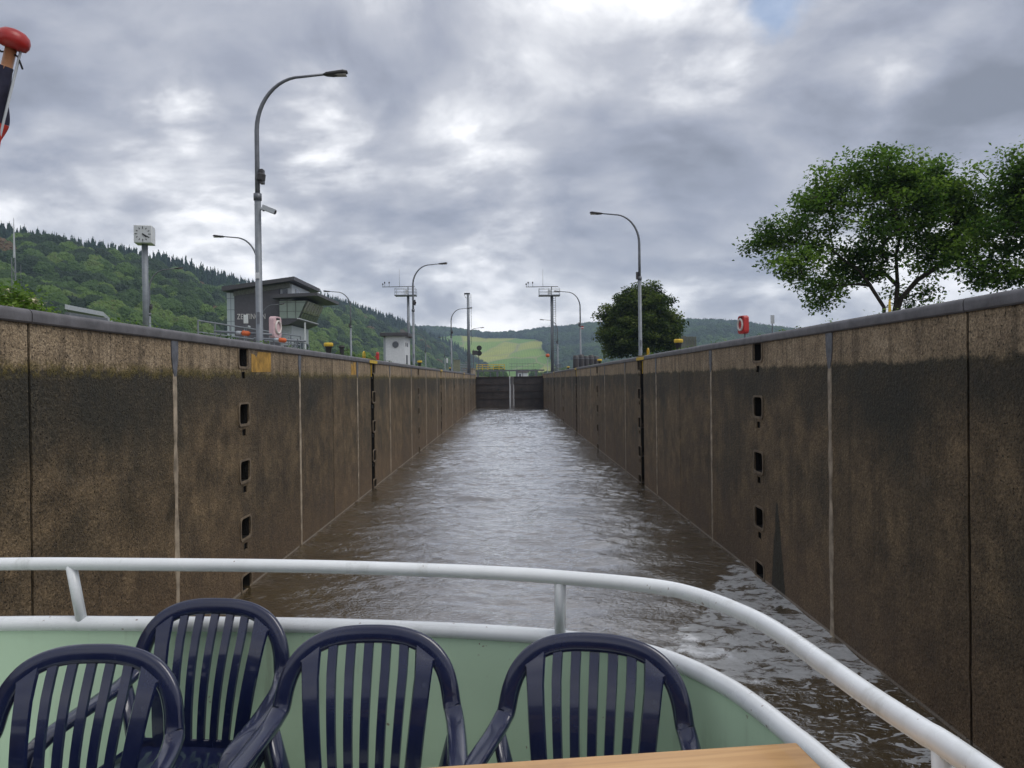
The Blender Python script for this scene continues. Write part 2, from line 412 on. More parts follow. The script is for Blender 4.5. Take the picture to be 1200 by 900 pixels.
PER = 16.4
def chamber_wall(side):
    """side -1: left wall (faces +X), +1: right wall"""
    X = XL if side < 0 else XR
    nrm = 1 if side < 0 else -1
    rnd = random.Random(5 + side)
    cracks = [9.6 + PER * k for k in range(-3, 8)]
    strips = [c + s for c in cracks for s in (-4.1, 4.15) if Y0 < c + s < YG - 1]
    niches = [17.75 + PER * k + (0 if side > 0 else -.35) for k in range(-3, 8)]
    niches = [17.3 if (side < 0 and abs(n - 17.4) < .3) else n for n in niches]
    ladders = [33.45 + 33.2 * k for k in range(-2, 4)]
    rects = []   # y0,y1,z0,z1,depth
    for c in cracks: rects.append([c - .025, c + .025, -1.5, ZCB, .09, 'crack'])
    for c in [1.4 + 4.1 + 8.2 * k for k in range(-5, 17)]:
        if min(abs(c - s) for s in cracks) > 1 and min(abs(c - s) for s in ladders) > 1.5 and min(abs(c - s) for s in niches) > 1 and min(abs(c - s) for s in strips) > .6:
            rects.append([c - .012, c + .012, -1.5, ZCB, .03, 'crack'])
    for l in ladders: rects.append([l - .42, l + .42, -1.5, ZCB, .34, 'ladder'])
    for n in niches:
        if n > YG - 2: continue
        for zc in (.60, -.72, -2.03, -3.34, -4.65):
            z = EYE + zc
            z0, z1 = max(z - .23, .02), z + .23
            rects.append([n - .29, n + .29, z0, z1, .42, 'niche'])
            if z - .52 > .05: rects.append([n - .12, n + .12, z - .50, z - .35, .3, 'hole'])
    ys = {Y0, YG + 3}; zs = {-1.5, ZCB}
    for r in rects: ys |= {round(r[0], 4), round(r[1], 4)}; zs |= {round(r[2], 4), round(r[3], 4)}
    for k in range(13): zs.add(round(-.2 + .45 * k, 4))
    y = Y0
    while y < YG: ys.add(round(y, 4)); y += 2.05
    def clean(a, eps, keep):
        a = sorted(a); o = [a[0]]
        for q in a[1:]:
            if q - o[-1] > eps: o.append(q)
            elif q in keep: o[-1] = q if o[-1] not in keep else o[-1]; 
            if q in keep and o[-1] != q: o.append(q)
        return o
    keepy = {round(r[i], 4) for r in rects for i in (0, 1)} | {Y0, YG + 3}
    keepz = {round(r[i], 4) for r in rects for i in (2, 3)} | {-1.5, ZCB}
    ys = clean(ys, .2, keepy); zs = clean(zs, .12, keepz)
    ny, nz = len(ys), len(zs)
    dep = np.zeros((ny - 1, nz - 1))
    for r in rects:
        for i in range(ny - 1):
            m_ = (ys[i] + ys[i + 1]) / 2
            if r[0] < m_ < r[1]:
                for j in range(nz - 1):
                    if r[2] < (zs[j] + zs[j + 1]) / 2 < r[3]: dep[i, j] = max(dep[i, j], r[4])
    crackset = {}
    for r in rects:
        if r[5] == 'crack':
            crackset[round(r[0], 4)] = (r[0], -1); crackset[round(r[1], 4)] = (r[1], 1)
    mb = MB(); cache = {}
    def vid(i, j, d):
        k = (i, j, round(d, 3))
        if k not in cache:
            yy, zz = ys[i], zs[j]
            if yy in crackset and d == 0:
                yy += .016 * mnoise.noise(Vector((yy, zz * 2.1, side))) + .014 * mnoise.noise(Vector((yy * 9, zz * 7.0, side)))
            # rounded top corners of the niches come from the small frame below
            mb.v.append((X - nrm * d, yy, zz)); cache[k] = mb.n; mb.n += 1
        return cache[k]
    def quad(a, b, c_, d_): mb.f.append((a, b, c_, d_) if nrm > 0 else (d_, c_, b, a))
    for i in range(ny - 1):
        for j in range(nz - 1):
            d = dep[i, j]
            quad(vid(i, j, d), vid(i + 1, j, d), vid(i + 1, j + 1, d), vid(i, j + 1, d))
            if i + 1 < ny - 1 and dep[i + 1, j] != d:
                e = dep[i + 1, j]; quad(vid(i + 1, j, d), vid(i + 1, j, e), vid(i + 1, j + 1, e), vid(i + 1, j + 1, d))
            if j + 1 < nz - 1 and dep[i, j + 1] != d:
                e = dep[i, j + 1]; quad(vid(i, j + 1, d), vid(i + 1, j + 1, d), vid(i + 1, j + 1, e), vid(i, j + 1, e))
    root = empty('lock_wall', (0, 0, 0))
    tag(root, ('left' if side < 0 else 'right') + ' concrete lock chamber wall, brown and algae-stained, ' + ('under the clock and control tower' if side < 0 else 'under the big tree and red lifebuoy cabinet'), 'lock wall', 'concrete walls of the lock chamber')
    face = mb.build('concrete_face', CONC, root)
    # body behind the face so the wall has real thickness
    b = MB(); 
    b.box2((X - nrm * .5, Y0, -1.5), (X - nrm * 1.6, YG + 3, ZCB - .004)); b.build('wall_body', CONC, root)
    # coping: one rounded long kerb in segments
    y = Y0
    edges = [Y0] + [c for c in cracks if c > Y0 + 1] + [YG + 3]
    for a, e in zip(edges[:-1], edges[1:]):
        m2 = MB()
        prof = [(-.06 * nrm, ZCB), (-.75 * nrm, ZCB), (-.75 * nrm, ZC), (-.03 * nrm, ZC), (.015 * nrm, ZC - .008), (.045 * nrm, ZC - .035), (.055 * nrm, ZC - .07), (.05 * nrm, ZCB + .02), (.03 * nrm, ZCB)]
        prof = [(-.75 * nrm, ZCB + .002)] + prof[2:] 
        n = max(2, int((e - a) / 1.5)); ptsy = [a + .012 + (e - a - .024) * k / n for k in range(n + 1)]
        vs = []; K = len(prof)
        for yy in ptsy:
            for (px_, pz_) in prof:
                vs.append((X + px_ + .004 * mnoise.noise(Vector((yy, pz_ * 3, side))), yy, pz_ + .004 * mnoise.noise(Vector((yy * .7, 3.3, side)))))
        fs = []
        for i in range(n):
            for k in range(K):
                l = (k + 1) % K; q = (i * K + k, (i + 1) * K + k, (i + 1) * K + l, i * K + l); fs.append(q if nrm < 0 else q[::-1])
        fs.append(tuple(range(K))); fs.append(tuple(reversed(range(n * K, n * K + K))))
        m2.add(vs, fs); m2.build('coping', M_COPE, root, autos=True)
    # mortar strips with a wider steel head
    for s_ in strips:
        m2 = MB(); K = 24; lft = []; rgt = []
        for k in range(K + 1):
            zz = -.6 + (ZT + .1 + .6) * k / K
            o = .02 * mnoise.noise(Vector((s_, zz * 1.7, 1))); w_ = .068 + .045 * mnoise.noise(Vector((s_, zz * 2.3, 5)))
            lft.append((s_ + o - w_, zz)); rgt.append((s_ + o + w_, zz))
        vs = []
        for (a, zz), (b_, _) in zip(lft, rgt):
            vs += [(X, a, zz), (X + nrm * .014, a + .012, zz), (X + nrm * .014, b_ - .012, zz), (X, b_, zz)]
        fs = []
        for k in range(K):
            for q in range(3):
                f_ = (k * 4 + q, k * 4 + q + 1, k * 4 + q + 5, k * 4 + q + 4); fs.append(f_ if nrm > 0 else f_[::-1])
        m2.add(vs, fs); m2.build('joint_strip', M_STRIP, root)
        h = MB(); h.prism([(X, s_ - .14, ZCB - .01), (X, s_ + .14, ZCB - .01), (X, s_ + .13, ZT + .26), (X, s_ + .045, ZT - .06), (X, s_ - .045, ZT - .06), (X, s_ - .13, ZT + .26)], (nrm * .018, 0, 0))
        h.build('joint_cap', M_STEELW, root)
    # niche frames (thin lighter surround with rounded top) and mooring bar
    for n in niches:
        if not (0 < n < YG - 2): continue
        for zc in (.60, -.72, -2.03, -3.34, -4.65):
            z = EYE + zc
            fr = MB(); o_, i_ = [], []
            z0 = max(z - .23, .02)
            def rr(hw, a, b_, r):
                p = []
                for (cy, cz, s0) in ((hw - r, b_ - r, 0), (-hw + r, b_ - r, 90), (-hw + r, a + r, 180), (hw - r, a + r, 270)):
                    for k in range(4):
                        an = R(s0 + 30 * k); p.append((n + cy + r * math.cos(an), cz + r * math.sin(an)))
                return p
            o_ = rr(.355, max(z0 - .05, -.03), z + .27, .10); i_ = rr(.30, z0 + .002, z + .228, .09)
            K = len(o_); xo = X + nrm * .022
            vs = [(xo, a, b_) for a, b_ in o_] + [(xo, a, b_) for a, b_ in i_] + [(X - nrm * .012, a, b_) for a, b_ in i_] + [(X - nrm * .02, a, b_) for a, b_ in o_]
            fs = []
            for k in range(K):
                l = (k + 1) % K
                for u0, u1 in ((0, K), (K, 2 * K), (3 * K, 0)):
                    q = (u0 + k, u0 + l, u1 + l, u1 + k); fs.append(q if nrm < 0 else q[::-1])
            fr.add(vs, fs); f_ = fr.build('niche_frame', M_NICHE, root)
            bar = MB(); xb = X - nrm * .10
            if z > 1: bar.tube([(xb, n - .17, z - .24), (xb, n - .17, z - .07), (xb - nrm * .1, n - .17, z - .04)], .028, 8)
            else: bar.tube([(xb, n - .17, z0 - .02), (xb, n - .17, z), (xb - nrm * .1, n - .17, z + .02)], .028, 8)
            bar.build('mooring_hook', M_RUST, f_, smooth=True)
            bk = MB(); bk.box2((X - nrm * .36, n - .25, max(z - .23, .02)), (X - nrm * .41, n + .25, z + .23)); bk.build('niche_back_shade', M_BLACK, f_)  # black panel paints the shade at the back of the niche
            if z - .52 > .05:
                bk = MB(); bk.box2((X - nrm * .06, n - .12, z - .5), (X - nrm * .29, n + .12, z - .35)); bk.build('niche_hole_shade', M_BLACK, f_)  # black block paints the shade inside the small hole
    # recessed ladders
    for l in ladders:
        if l < 0: continue
        m2 = MB(); x_ = X - nrm * .14
        for s_ in (-.2, .2): m2.beam((x_, l + s_, -.6), (x_, l + s_, ZCB), .02, .06)
        z = .1
        while z < ZCB: m2.tube([(x_, l - .2, z), (x_, l + .2, z)], .013, 6); z += .28
        la = m2.build('recessed_ladder', M_RUST, root)
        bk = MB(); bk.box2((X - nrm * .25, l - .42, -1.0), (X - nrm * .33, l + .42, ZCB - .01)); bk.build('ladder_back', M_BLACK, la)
        yp = MB(); yp.box2((X + nrm * .062, l - .85, ZCB + .0), (X + nrm * .05, l + 1.0, ZC - .05)); yp.box2((X + nrm * .05, l - .85, ZC + .012), (X - nrm * .5, l + 1.0, ZC + .004)); yp.build('ladder_sign_plate', M_YEL, root)
        yr = MB(); yr.tube([(X + nrm * .01, l - .3, ZT), (X + nrm * .01, l - .3, ZCB - .05)], .02, 6); yr.build('ladder_grip', M_YEL, la)
    if side < 0:
        for (a, b_) in ((17.85, 19.3), (29.0, 29.9)):
            m2 = MB(); m2.prism([(X, a, ZT + .06), (X, b_, ZT + .08), (X, b_, ZCB - .03), (X, a + .45, ZCB - .04), (X, a + .38, ZCB - .2), (X, a + .2, ZCB - .12), (X, a, ZCB - .1)], (nrm * .004, 0, 0))
            m2.build('ochre_paint_patch', M_OCHRE, root)
    return root
wall_l = chamber_wall(-1); wall_r = chamber_wall(1)

# ---- water
def water_mat():
    m = bpy.data.materials.new('murky_river_water'); m.use_nodes = True; t = NT(m.node_tree)
    b = m.node_tree.nodes['Principled BSDF']
    pos = t.node('ShaderNodeNewGeometry').outputs['Position']; x, y, z = t.sep(pos)
    n1 = t.noise(pos, .8, 5, .6).outputs[0]; n2 = t.noise(pos, 7.0, 6, .7).outputs[0]
    col = t.ramp(n1, [(.3, (.058, .040, .014)), (.7, (.090, .064, .026))])
    # drifting foam film along the right wall
    wv = t.vmath('ADD', pos, t.vmath('SCALE', t.vmath('SUBTRACT', t.noise(pos, .9, 4, .6).outputs['Color'], (.5, .5, .5)), 1.6))
    wx, wy, wz = t.sep(wv)
    ed = t.math('SUBTRACT', wx, t.math('MULTIPLY_ADD', t.math('SUBTRACT', wy, 12.9), .45, 2.55))
    reg = t.math('MULTIPLY', t.math('MULTIPLY', t.sstep(ed, -.25, .35), t.sstep(wy, 11.3, 11.9)), t.sstep(y, 22, 18))
    n3 = t.noise(t.vmath('MULTIPLY', pos, (1, 1.3, 1)), 2.6, 7, .66, .8).outputs[0]
    bub = t.noise(pos, 22, 4, .7).outputs[0]
    foam = t.sstep(t.math('ADD', t.math('ADD', t.math('MULTIPLY', reg, .34), n3), t.math('MULTIPLY', t.math('SUBTRACT', bub, .5), .16)), .72, .86)
    fl = t.noise(t.vmath('MULTIPLY', pos, (1, 1.9, 1)), 2.3, 4, .55, 1.8).outputs[0]
    flreg = t.math('MULTIPLY', t.math('MULTIPLY', t.sstep(x, 2.2, 3.4), t.sstep(y, 14, 11)), 1.0)
    flk = t.sstep(t.math('ADD', t.math('ADD', fl, t.math('MULTIPLY', flreg, .08)), t.math('MULTIPLY', t.math('SUBTRACT', bub, .5), .10)), .655, .70)
    flk = t.math('MULTIPLY', flk, flreg)
    fm = t.math('MAXIMUM', foam, flk)
    tex = t.ramp(n2, [(.3, (.48, .49, .49)), (.7, (.74, .76, .77))])
    col = t.mix(t.math('MULTIPLY', fm, .92), col, tex)
    t.put(b.inputs['Base Color'], col); b.inputs['Roughness'].default_value = .6; b.inputs['Specular IOR Level'].default_value = 0
    s1 = t.noise(t.vmath('MULTIPLY', pos, (1, 1.5, 1)), 5.5, 4, .55, .6).outputs[0]
    s2 = t.noise(t.vmath('MULTIPLY', pos, (1, 1.3, 1)), 15.0, 3, .5, .4).outputs[0]
    h = t.math('ADD', s1, t.math('MULTIPLY', s2, .30))
    amp = t.math('MULTIPLY_ADD', t.noise(pos, .35, 3, .5).outputs[0], 1.0, .1)
    amp = t.math('MULTIPLY', amp, t.math('MULTIPLY_ADD', fm, -.75, 1.0))
    bp = t.node('ShaderNodeBump'); bp.inputs['Distance'].default_value = .05; t.put(bp.inputs['Strength'], amp)
    t.put(bp.inputs['Height'], h)
    gl = t.node('ShaderNodeBsdfGlossy'); gl.inputs['Roughness'].default_value = .05; gl.inputs['Color'].default_value = (.97, .98, 1, 1); t.put(gl.inputs['Normal'], bp.outputs[0])
    fz = t.node('ShaderNodeFresnel'); fz.inputs['IOR'].default_value = 1.34; t.put(fz.inputs['Normal'], bp.outputs[0])
    fac = t.math('MULTIPLY_ADD', fz.outputs[0], 1.25, .27, clamp=True)
    fac = t.math('MULTIPLY', fac, t.math('MULTIPLY_ADD', fm, -.45, 1.0))
    mx = t.node('ShaderNodeMixShader'); t.put(mx.inputs[0], fac); t.l.new(b.outputs[0], mx.inputs[1]); t.l.new(gl.outputs[0], mx.inputs[2])
    t.l.new(mx.outputs[0], m.node_tree.nodes['Material Output'].inputs['Surface'])
    return m
WATER = water_mat()
rs = np.random.RandomState(4)
yy = [-40.0]
while yy[-1] < 4: yy.append(yy[-1] + 1.0)
while yy[-1] < YG: yy.append(yy[-1] + max(.055, .0019 * yy[-1]))
yy = np.array(yy); xx = np.linspace(XL - .3, XR + .3, 280)
gx, gy = np.meshgrid(xx, yy)
h = np.zeros_like(gx)
for k in range(80):
    lam = .22 * (2.4 / .22) ** rs.rand(); th = rs.normal(R(80), .55) + (math.pi if rs.rand() < .5 else 0)
    a = .0038 * lam ** .9 * (.6 + .8 * rs.rand()); kx = 2 * math.pi / lam * math.cos(th); ky = 2 * math.pi / lam * math.sin(th)
    h += a * np.sin(gx * kx + gy * ky + rs.rand() * 6.28)
env = np.zeros_like(gx)
for k in range(14):
    lam = 4 + 12 * rs.rand(); th = rs.rand() * 6.28
    env += np.sin((gx * math.cos(th) + gy * math.sin(th)) * 6.283 / lam + rs.rand() * 6.28)
env = .75 + .4 * np.clip(env / 4, -1, 1)
h *= env
foamreg = 1 / (1 + np.exp(-(gx - 3.2) * 2)) * np.exp(-((gy - 15) / 5) ** 2)
h *= (1 - .6 * foamreg)
V = np.stack([gx, gy, h], -1).reshape(-1, 3)
nx_, ny_ = len(xx), len(yy)
ii = (np.arange(ny_ - 1)[:, None] * nx_ + np.arange(nx_ - 1)[None]).ravel()
F = np.stack([ii, ii + 1, ii + nx_ + 1, ii + nx_], -1)
wo = np_mesh('chamber_water', V, F, WATER, smooth=True); tag(wo, kind='structure')
b = MB(); b.box2((XL - .2, Y0, -1.5), (XR + .2, YG + 3, -1.4)); tag(b.build('chamber_floor', CONC), kind='structure')
b = MB(); b.box2((XL - .4, YG + 1.4, 5.15), (XR + .4, 420, 5.2)); tag(b.build('upper_water', WATER), kind='structure')

# ---- ground
def ground_mat():
    m = bpy.data.materials.new('grass_ground'); m.use_nodes = True; t = NT(m.node_tree)
    b = m.node_tree.nodes['Principled BSDF']
    pos = t.node('ShaderNodeNewGeometry').outputs['Position']; x, y, z = t.sep(pos)
    n = t.noise(pos, .08, 6, .6).outputs[0]; n2 = t.noise(pos, 3, 5, .6).outputs[0]
    g = t.ramp(n, [(.35, (.05, .085, .022)), (.65, (.11, .14, .045))]); g = t.vmath('SCALE', g, t.math('MULTIPLY_ADD', n2, .8, .6))
    pave = t.ramp(n2, [(.3, (.15, .145, .135)), (.7, (.24, .23, .215))])
    ax = t.math('ABSOLUTE', t.math('ADD', x, .14))
    t.put(b.inputs['Base Color'], t.mix(t.math('MULTIPLY', t.sstep(ax, 12.2, 11.9), t.sstep(y, 160, 158)), g, pave))
    b.inputs['Roughness'].default_value = .9
    return m
GROUND = ground_mat()
b = MB()
b.box2((-3000, -300, 2.0), (XL - .74, 3100, GZ)); b.box2((XR + .74, -300, 2.0), (3000, 3100, GZ))
b.box2((XL - .735, 421, 2.0), (XR + .735, 3100, GZ)); b.box2((XL - .735, -300, 2.0), (XR + .735, Y0 - .3, GZ))
tag(b.build('ground', GROUND), kind='structure')

# ---- mitre gate
def gate():
    root = empty('lock_gate', (0, YG, 0)); tag(root, 'dark steel double-leaf lock gate closing the far end of the chamber', 'lock gate')
    M_GATE = mat('gate_steel', (.045, .035, .030), .6, .1, var=.55, vscale=.7, bump=.4, bscale=6)
    top = EYE + .52
    xm = -.12
    for s in (-1, 1):
        xa, xb = (XL + .02, xm - .05) if s < 0 else (xm + .75, XR - .02)
        m = MB(); m.box2((xa, 0, -1.2), (xb, .5, top)); leaf = m.build('gate_leaf', M_GATE, root)
        m = MB()
        for z in (1.3, 2.6, 3.9): m.box2((xa + .05, -.10, z), (xb - .05, -.003, z + .09))
        m.box2((xa, -.14, top - .14), (xb, -.003, top - .003)); m.build('girder', M_RUST, leaf)
        m = MB(); cx = (xa + xb) / 2 + (1.0 if s < 0 else -1.3)
        m.lathe([(.22, 0), (.22, .1)], (cx, -.12, 3.0), 12, (0, 1, 0)); m.build('valve_cover', M_BLACK, leaf)
    m = MB(); m.box2((xm - .045, .05, -1.2), (xm + .14, .3, top + .05)); m.build('leaking_seam', mat('white_leaking_water', (.85, .88, .9), .3, var=.15), root)
    m = MB(); m.box2((xm + .16, -.12, -1.2), (xm + .72, .45, top + .02)); m.box2((xm + .28, -.2, -1.2), (xm + .36, -.123, top)); m.build('mitre_post', mat('gate_post_grey', (.13, .12, .12), .6, var=.4, vscale=1.5), root)
    # walkway over the gate
    m = MB(); m.box2((XL - .3, .55, top + .95), (XR + .3, 1.5, top + 1.2)); m.build('walkway', M_GALVD, root)
    for k in range(11):
        x = XL + .2 + k * 1.16; MB().box2((x, .6, top - .6), (x + (.35 if k % 3 == 0 else .12), .8, top + .945)).build('walkway_post', M_GALVD, root)
    m = MB()
    for z in (.6, 1.1): m.tube([(-.1, .6, top + 1.2 + z), (XR - 1, .6, top + 1.2 + z)], .022, 6)
    for k in range(6): m.tube([(.2 + k, .6, top + 1.2), (.2 + k, .6, top + 2.3)], .022, 6)
    m.build('walkway_railing', M_GALV, root)
    return root
gate()
b = MB()
x0, x1 = XL + .1, -1.0
for z in (.45, .85, 1.2): b.tube([(x0, 0, z), (x1, 0, z)], .05, 8)
for k in range(6): b.tube([(x0 + k * (x1 - x0) / 5, 0, 0), (x0 + k * (x1 - x0) / 5, 0, 1.2)], .055, 8)
tag(b.build('safety_railing', M_YEL, loc=(0, YG + 2.4, EYE + 1.55)), 'yellow safety railing on the walkway above the left half of the far gate', 'railing')

b = MB(); b.box2((XL - 1.7, YG - 9, ZC + .004), (XL - .05, YG + 3, ZC + .85)); b.box2((XL - 1.8, YG - 9.1, ZC + .86), (XL + .02, YG + 3.1, ZC + 1.0))
tag(b.build('gate_pier', mat('pier_concrete', (.30, .25, .18), .8, var=.35, vscale=2, bump=.4), bevel=.02), 'pale weathered concrete block on the left coping where it meets the gate', 'pier')
# ------------------------------------------------------------------ hills and forest
def hill(name, crest, foot, rows, mt, seed, rough, back=True, curve=.62, pad=0.0):
    """crest/foot: lists of world points in step; returns object + sampler"""
    def resample(pl, n):
        pl = np.array([tuple(p) for p in pl]); t = np.linspace(0, len(pl) - 1, n)
        i = np.clip(t.astype(int), 0, len(pl) - 2); f = (t - i)[:, None]
        return pl[i] * (1 - f) + pl[i + 1] * f
    n = 160
    c = resample(crest, n); f = resample(foot, n)
    ker = np.ones(7) / 7
    for k in range(3):
        c[:, k] = np.convolve(np.pad(c[:, k], 3, mode='edge'), ker, 'valid')
    grid = np.zeros((rows + 1, n, 3))
    for r in range(rows + 1):
        s = r / rows
        g = f * (1 - s) + c * s
        zz = f[:, 2] + (c[:, 2] - f[:, 2]) * (s ** curve * .5 + s * .5)
        amp = rough * math.sin(math.pi * min(1, s)) 
        for i in range(n):
            q = Vector((g[i, 0] / 160, g[i, 1] / 160, seed))
            nz = mnoise.fractal(q, 1.0, 2.0, 4)
            g[i, 2] = zz[i] + amp * nz + rough * .1 * mnoise.noise(q * 3) * s
        grid[r] = g
    extra = grid[-1].copy(); extra[:, 1] += 130; extra[:, 2] -= 22
    ex2 = extra.copy(); ex2[:, 1] += 700; ex2[:, 2] = GZ - 5
    full = np.concatenate([grid, extra[None], ex2[None]], 0)
    low = grid[0].copy(); low[:, 2] = GZ - 8; full = np.concatenate([low[None], full], 0)
    m_ = full.shape[0]; V = full.reshape(-1, 3)
    ii = (np.arange(m_ - 1)[:, None] * n + np.arange(n - 1)[None]).ravel()
    F = np.stack([ii, ii + 1, ii + n + 1, ii + n], -1)
    o = np_mesh(name, V, F, mt, smooth=True); tag(o, kind='structure')
    def sample(cnt, rs, smax=1.06):
        a = rs.rand(cnt) * (n - 1.001); s = rs.rand(cnt) * (rows * smax)
        i = a.astype(int); j = s.astype(int); fa = (a - i)[:, None]; fs_ = (s - j)[:, None]
        G = np.concatenate([grid, extra[None]], 0)
        j = np.clip(j, 0, G.shape[0] - 2)
        p = (G[j, i] * (1 - fa) + G[j, i + 1] * fa) * (1 - fs_) + (G[j + 1, i] * (1 - fa) + G[j + 1, i + 1] * fa) * fs_
        return p, s / rows, a / n
    return o, sample

def vineyard_mat():
    m = bpy.data.materials.new('vineyard_slope'); m.use_nodes = True; t = NT(m.node_tree)
    b = m.node_tree.nodes['Principled BSDF']
    pos = t.node('ShaderNodeNewGeometry').outputs['Position']
    vo = t.node('ShaderNodeTexVoronoi'); t.put(vo.inputs['Vector'], t.vmath('MULTIPLY', pos, (.0125, .006, .012))); vo.inputs['Scale'].default_value = 1.0
    fx = t.sep(vo.outputs['Color'])[0]
    n = t.noise(pos, .03, 5, .6).outputs[0]; n2 = t.noise(pos, .2, 5, .6).outputs[0]
    c = t.ramp(fx, [(0, (.14, .25, .035)), (.3, (.20, .30, .045)), (.55, (.33, .35, .07)), (.75, (.13, .23, .04)), (1, (.27, .31, .08))], 'CONSTANT')
    c = t.mix(t.math('MULTIPLY', t.sstep(n, .35, .7), .25), c, (.17, .27, .045))
    c = t.vmath('SCALE', c, t.math('MULTIPLY_ADD', n2, .9, .55))
    ve = t.node('ShaderNodeTexVoronoi', feature='DISTANCE_TO_EDGE'); t.put(ve.inputs['Vector'], t.vmath('MULTIPLY', pos, (.0125, .006, .012))); ve.inputs['Scale'].default_value = 1.0
    c = t.mix(t.math('MULTIPLY', t.sstep(ve.outputs['Distance'], .035, .01), .8), c, (.27, .26, .14))
    # rows running down the slope
    x, y, z = t.sep(pos)
    rw = t.math('SINE', t.math('MULTIPLY', t.math('ADD', x, t.math('MULTIPLY', fx, 200)), 1.2))
    c = t.vmath('SCALE', c, t.math('MULTIPLY_ADD', rw, .10, 1.0))
    t.put(b.inputs['Base Color'], c); b.inputs['Roughness'].default_value = .9; b.inputs['Specular IOR Level'].default_value = .1
    return m
VINE = vineyard_mat()
M_UNDER = mat('forest_floor', (.030, .042, .016), .95, spec=.1, var=.3, vscale=.02)

def gpts(px_list, ys, z): # ground points on pixel columns at depth Y
    return [Vector((P(px, 450, Y).x, Y, z)) for px, Y in zip(px_list, ys)]
pxA = [-520, -150, 0, 60, 118, 200, 290, 380, 430, 480, 530, 560, 582]
pyA = [205, 243, 287, 301, 306, 318, 346, 359, 371, 388, 410, 428, 446]
dA = [420, 480, 560, 600, 650, 740, 860, 1000, 1090, 1220, 1380, 1480, 1580]
crestA = [P(a, b_, c_) for a, b_, c_ in zip(pxA, pyA, dA)]
footA = gpts(pxA, [150, 170, 200, 215, 230, 270, 330, 430, 520, 680, 950, 1200, 1500], GZ)
hillA, sampA = hill('hill', crestA, footA, 44, M_UNDER, 3.1, 16, curve=.75)
pxB = [330, 400, 490, 540, 567, 600, 640, 700, 770, 850, 900, 935, 1000, 1150, 1400]
pyB = [400, 392, 387, 390, 395, 393.5, 389.5, 383, 379, 381, 388, 393, 405, 420, 440]
dB = [2000, 2000, 2050, 2100, 2100, 2080, 2050, 2000, 1900, 1800, 1750, 1700, 1700, 1700, 1700]
crestB = [P(a, b_, c_) for a, b_, c_ in zip(pxB, pyB, dB)]
footB = gpts(pxB, [1450] * 2 + [1350] * 4 + [1250, 1150, 1050, 950, 900, 900, 900, 900, 900], GZ)
hillB, sampB = hill('hill', crestB, footB, 40, VINE, 8.7, 16, curve=.9)

def in_poly(px, py, poly):
    ins = np.zeros(len(px), bool); n = len(poly)
    for i in range(n):
        x1, y1 = poly[i]; x2, y2 = poly[(i + 1) % n]
        c = ((y1 > py) != (y2 > py)) & (px < (x2 - x1) * (py - y1) / (y2 - y1 + 1e-9) + x1)
        ins ^= c
    return ins
R3i = np.array(R3.inverted())
def proj(p):
    q = (p - np.array([0, 0, EYE])) @ R3i.T
    return 600 + FPX * q[:, 0] / -q[:, 2], 450 - FPX * q[:, 1] / -q[:, 2]

def leafy_mat(name, stops, inst=True, rough=.65, trans=.25):
    m = bpy.data.materials.new(name); m.use_nodes = True; t = NT(m.node_tree)
    b = m.node_tree.nodes['Principled BSDF']
    pos = t.node('ShaderNodeNewGeometry').outputs['Position']
    if inst:
        at = t.node('ShaderNodeAttribute', attribute_type='INSTANCER', attribute_name='tint').outputs['Fac']
        n = t.noise(pos, .45, 5, .7).outputs[0]
        f = t.math('ADD', at, t.math('MULTIPLY', t.math('SUBTRACT', n, .5), .25), clamp=True)
    else:
        at = t.node('ShaderNodeAttribute', attribute_name='tint').outputs['Fac']
        n = t.noise(pos, .8, 3, .6).outputs[0]
        f = t.math('ADD', at, t.math('MULTIPLY', t.math('SUBTRACT', n, .5), .6), clamp=True)
    t.put(b.inputs['Base Color'], t.ramp(f, stops)); b.inputs['Roughness'].default_value = rough
    b.inputs['Specular IOR Level'].default_value = .25
    if not inst:
        tl = t.node('ShaderNodeBsdfTranslucent'); t.put(tl.inputs['Color'], t.ramp(f, [(p, (c[0] * 1.6, c[1] * 1.7, c[2] * 1.1)) for p, c in stops]))
        mx = t.node('ShaderNodeMixShader'); mx.inputs[0].default_value = .42
        t.l.new(b.outputs[0], mx.inputs[1]); t.l.new(tl.outputs[0], mx.inputs[2]); t.l.new(mx.outputs[0], m.node_tree.nodes['Material Output'].inputs['Surface'])
    if inst:
        bp = t.node('ShaderNodeBump'); bp.inputs['Strength'].default_value = .8; bp.inputs['Distance'].default_value = .5
        t.put(bp.inputs['Height'], t.noise(pos, 1.4, 4, .7).outputs[0]); t.put(b.inputs['Normal'], bp.outputs[0])
    return m
M_DECID = leafy_mat('broadleaf_canopy', [(0, (.011, .026, .008)), (.3, (.022, .048, .011)), (.6, (.044, .088, .016)), (.88, (.088, .150, .024)), (.93, (.085, .120, .030)), (.95, (.10, .065, .030)), (1, (.13, .085, .04))])
M_CONI = leafy_mat('conifer_canopy', [(0, (.010, .028, .017)), (.6, (.018, .046, .024)), (1, (.032, .066, .028))])

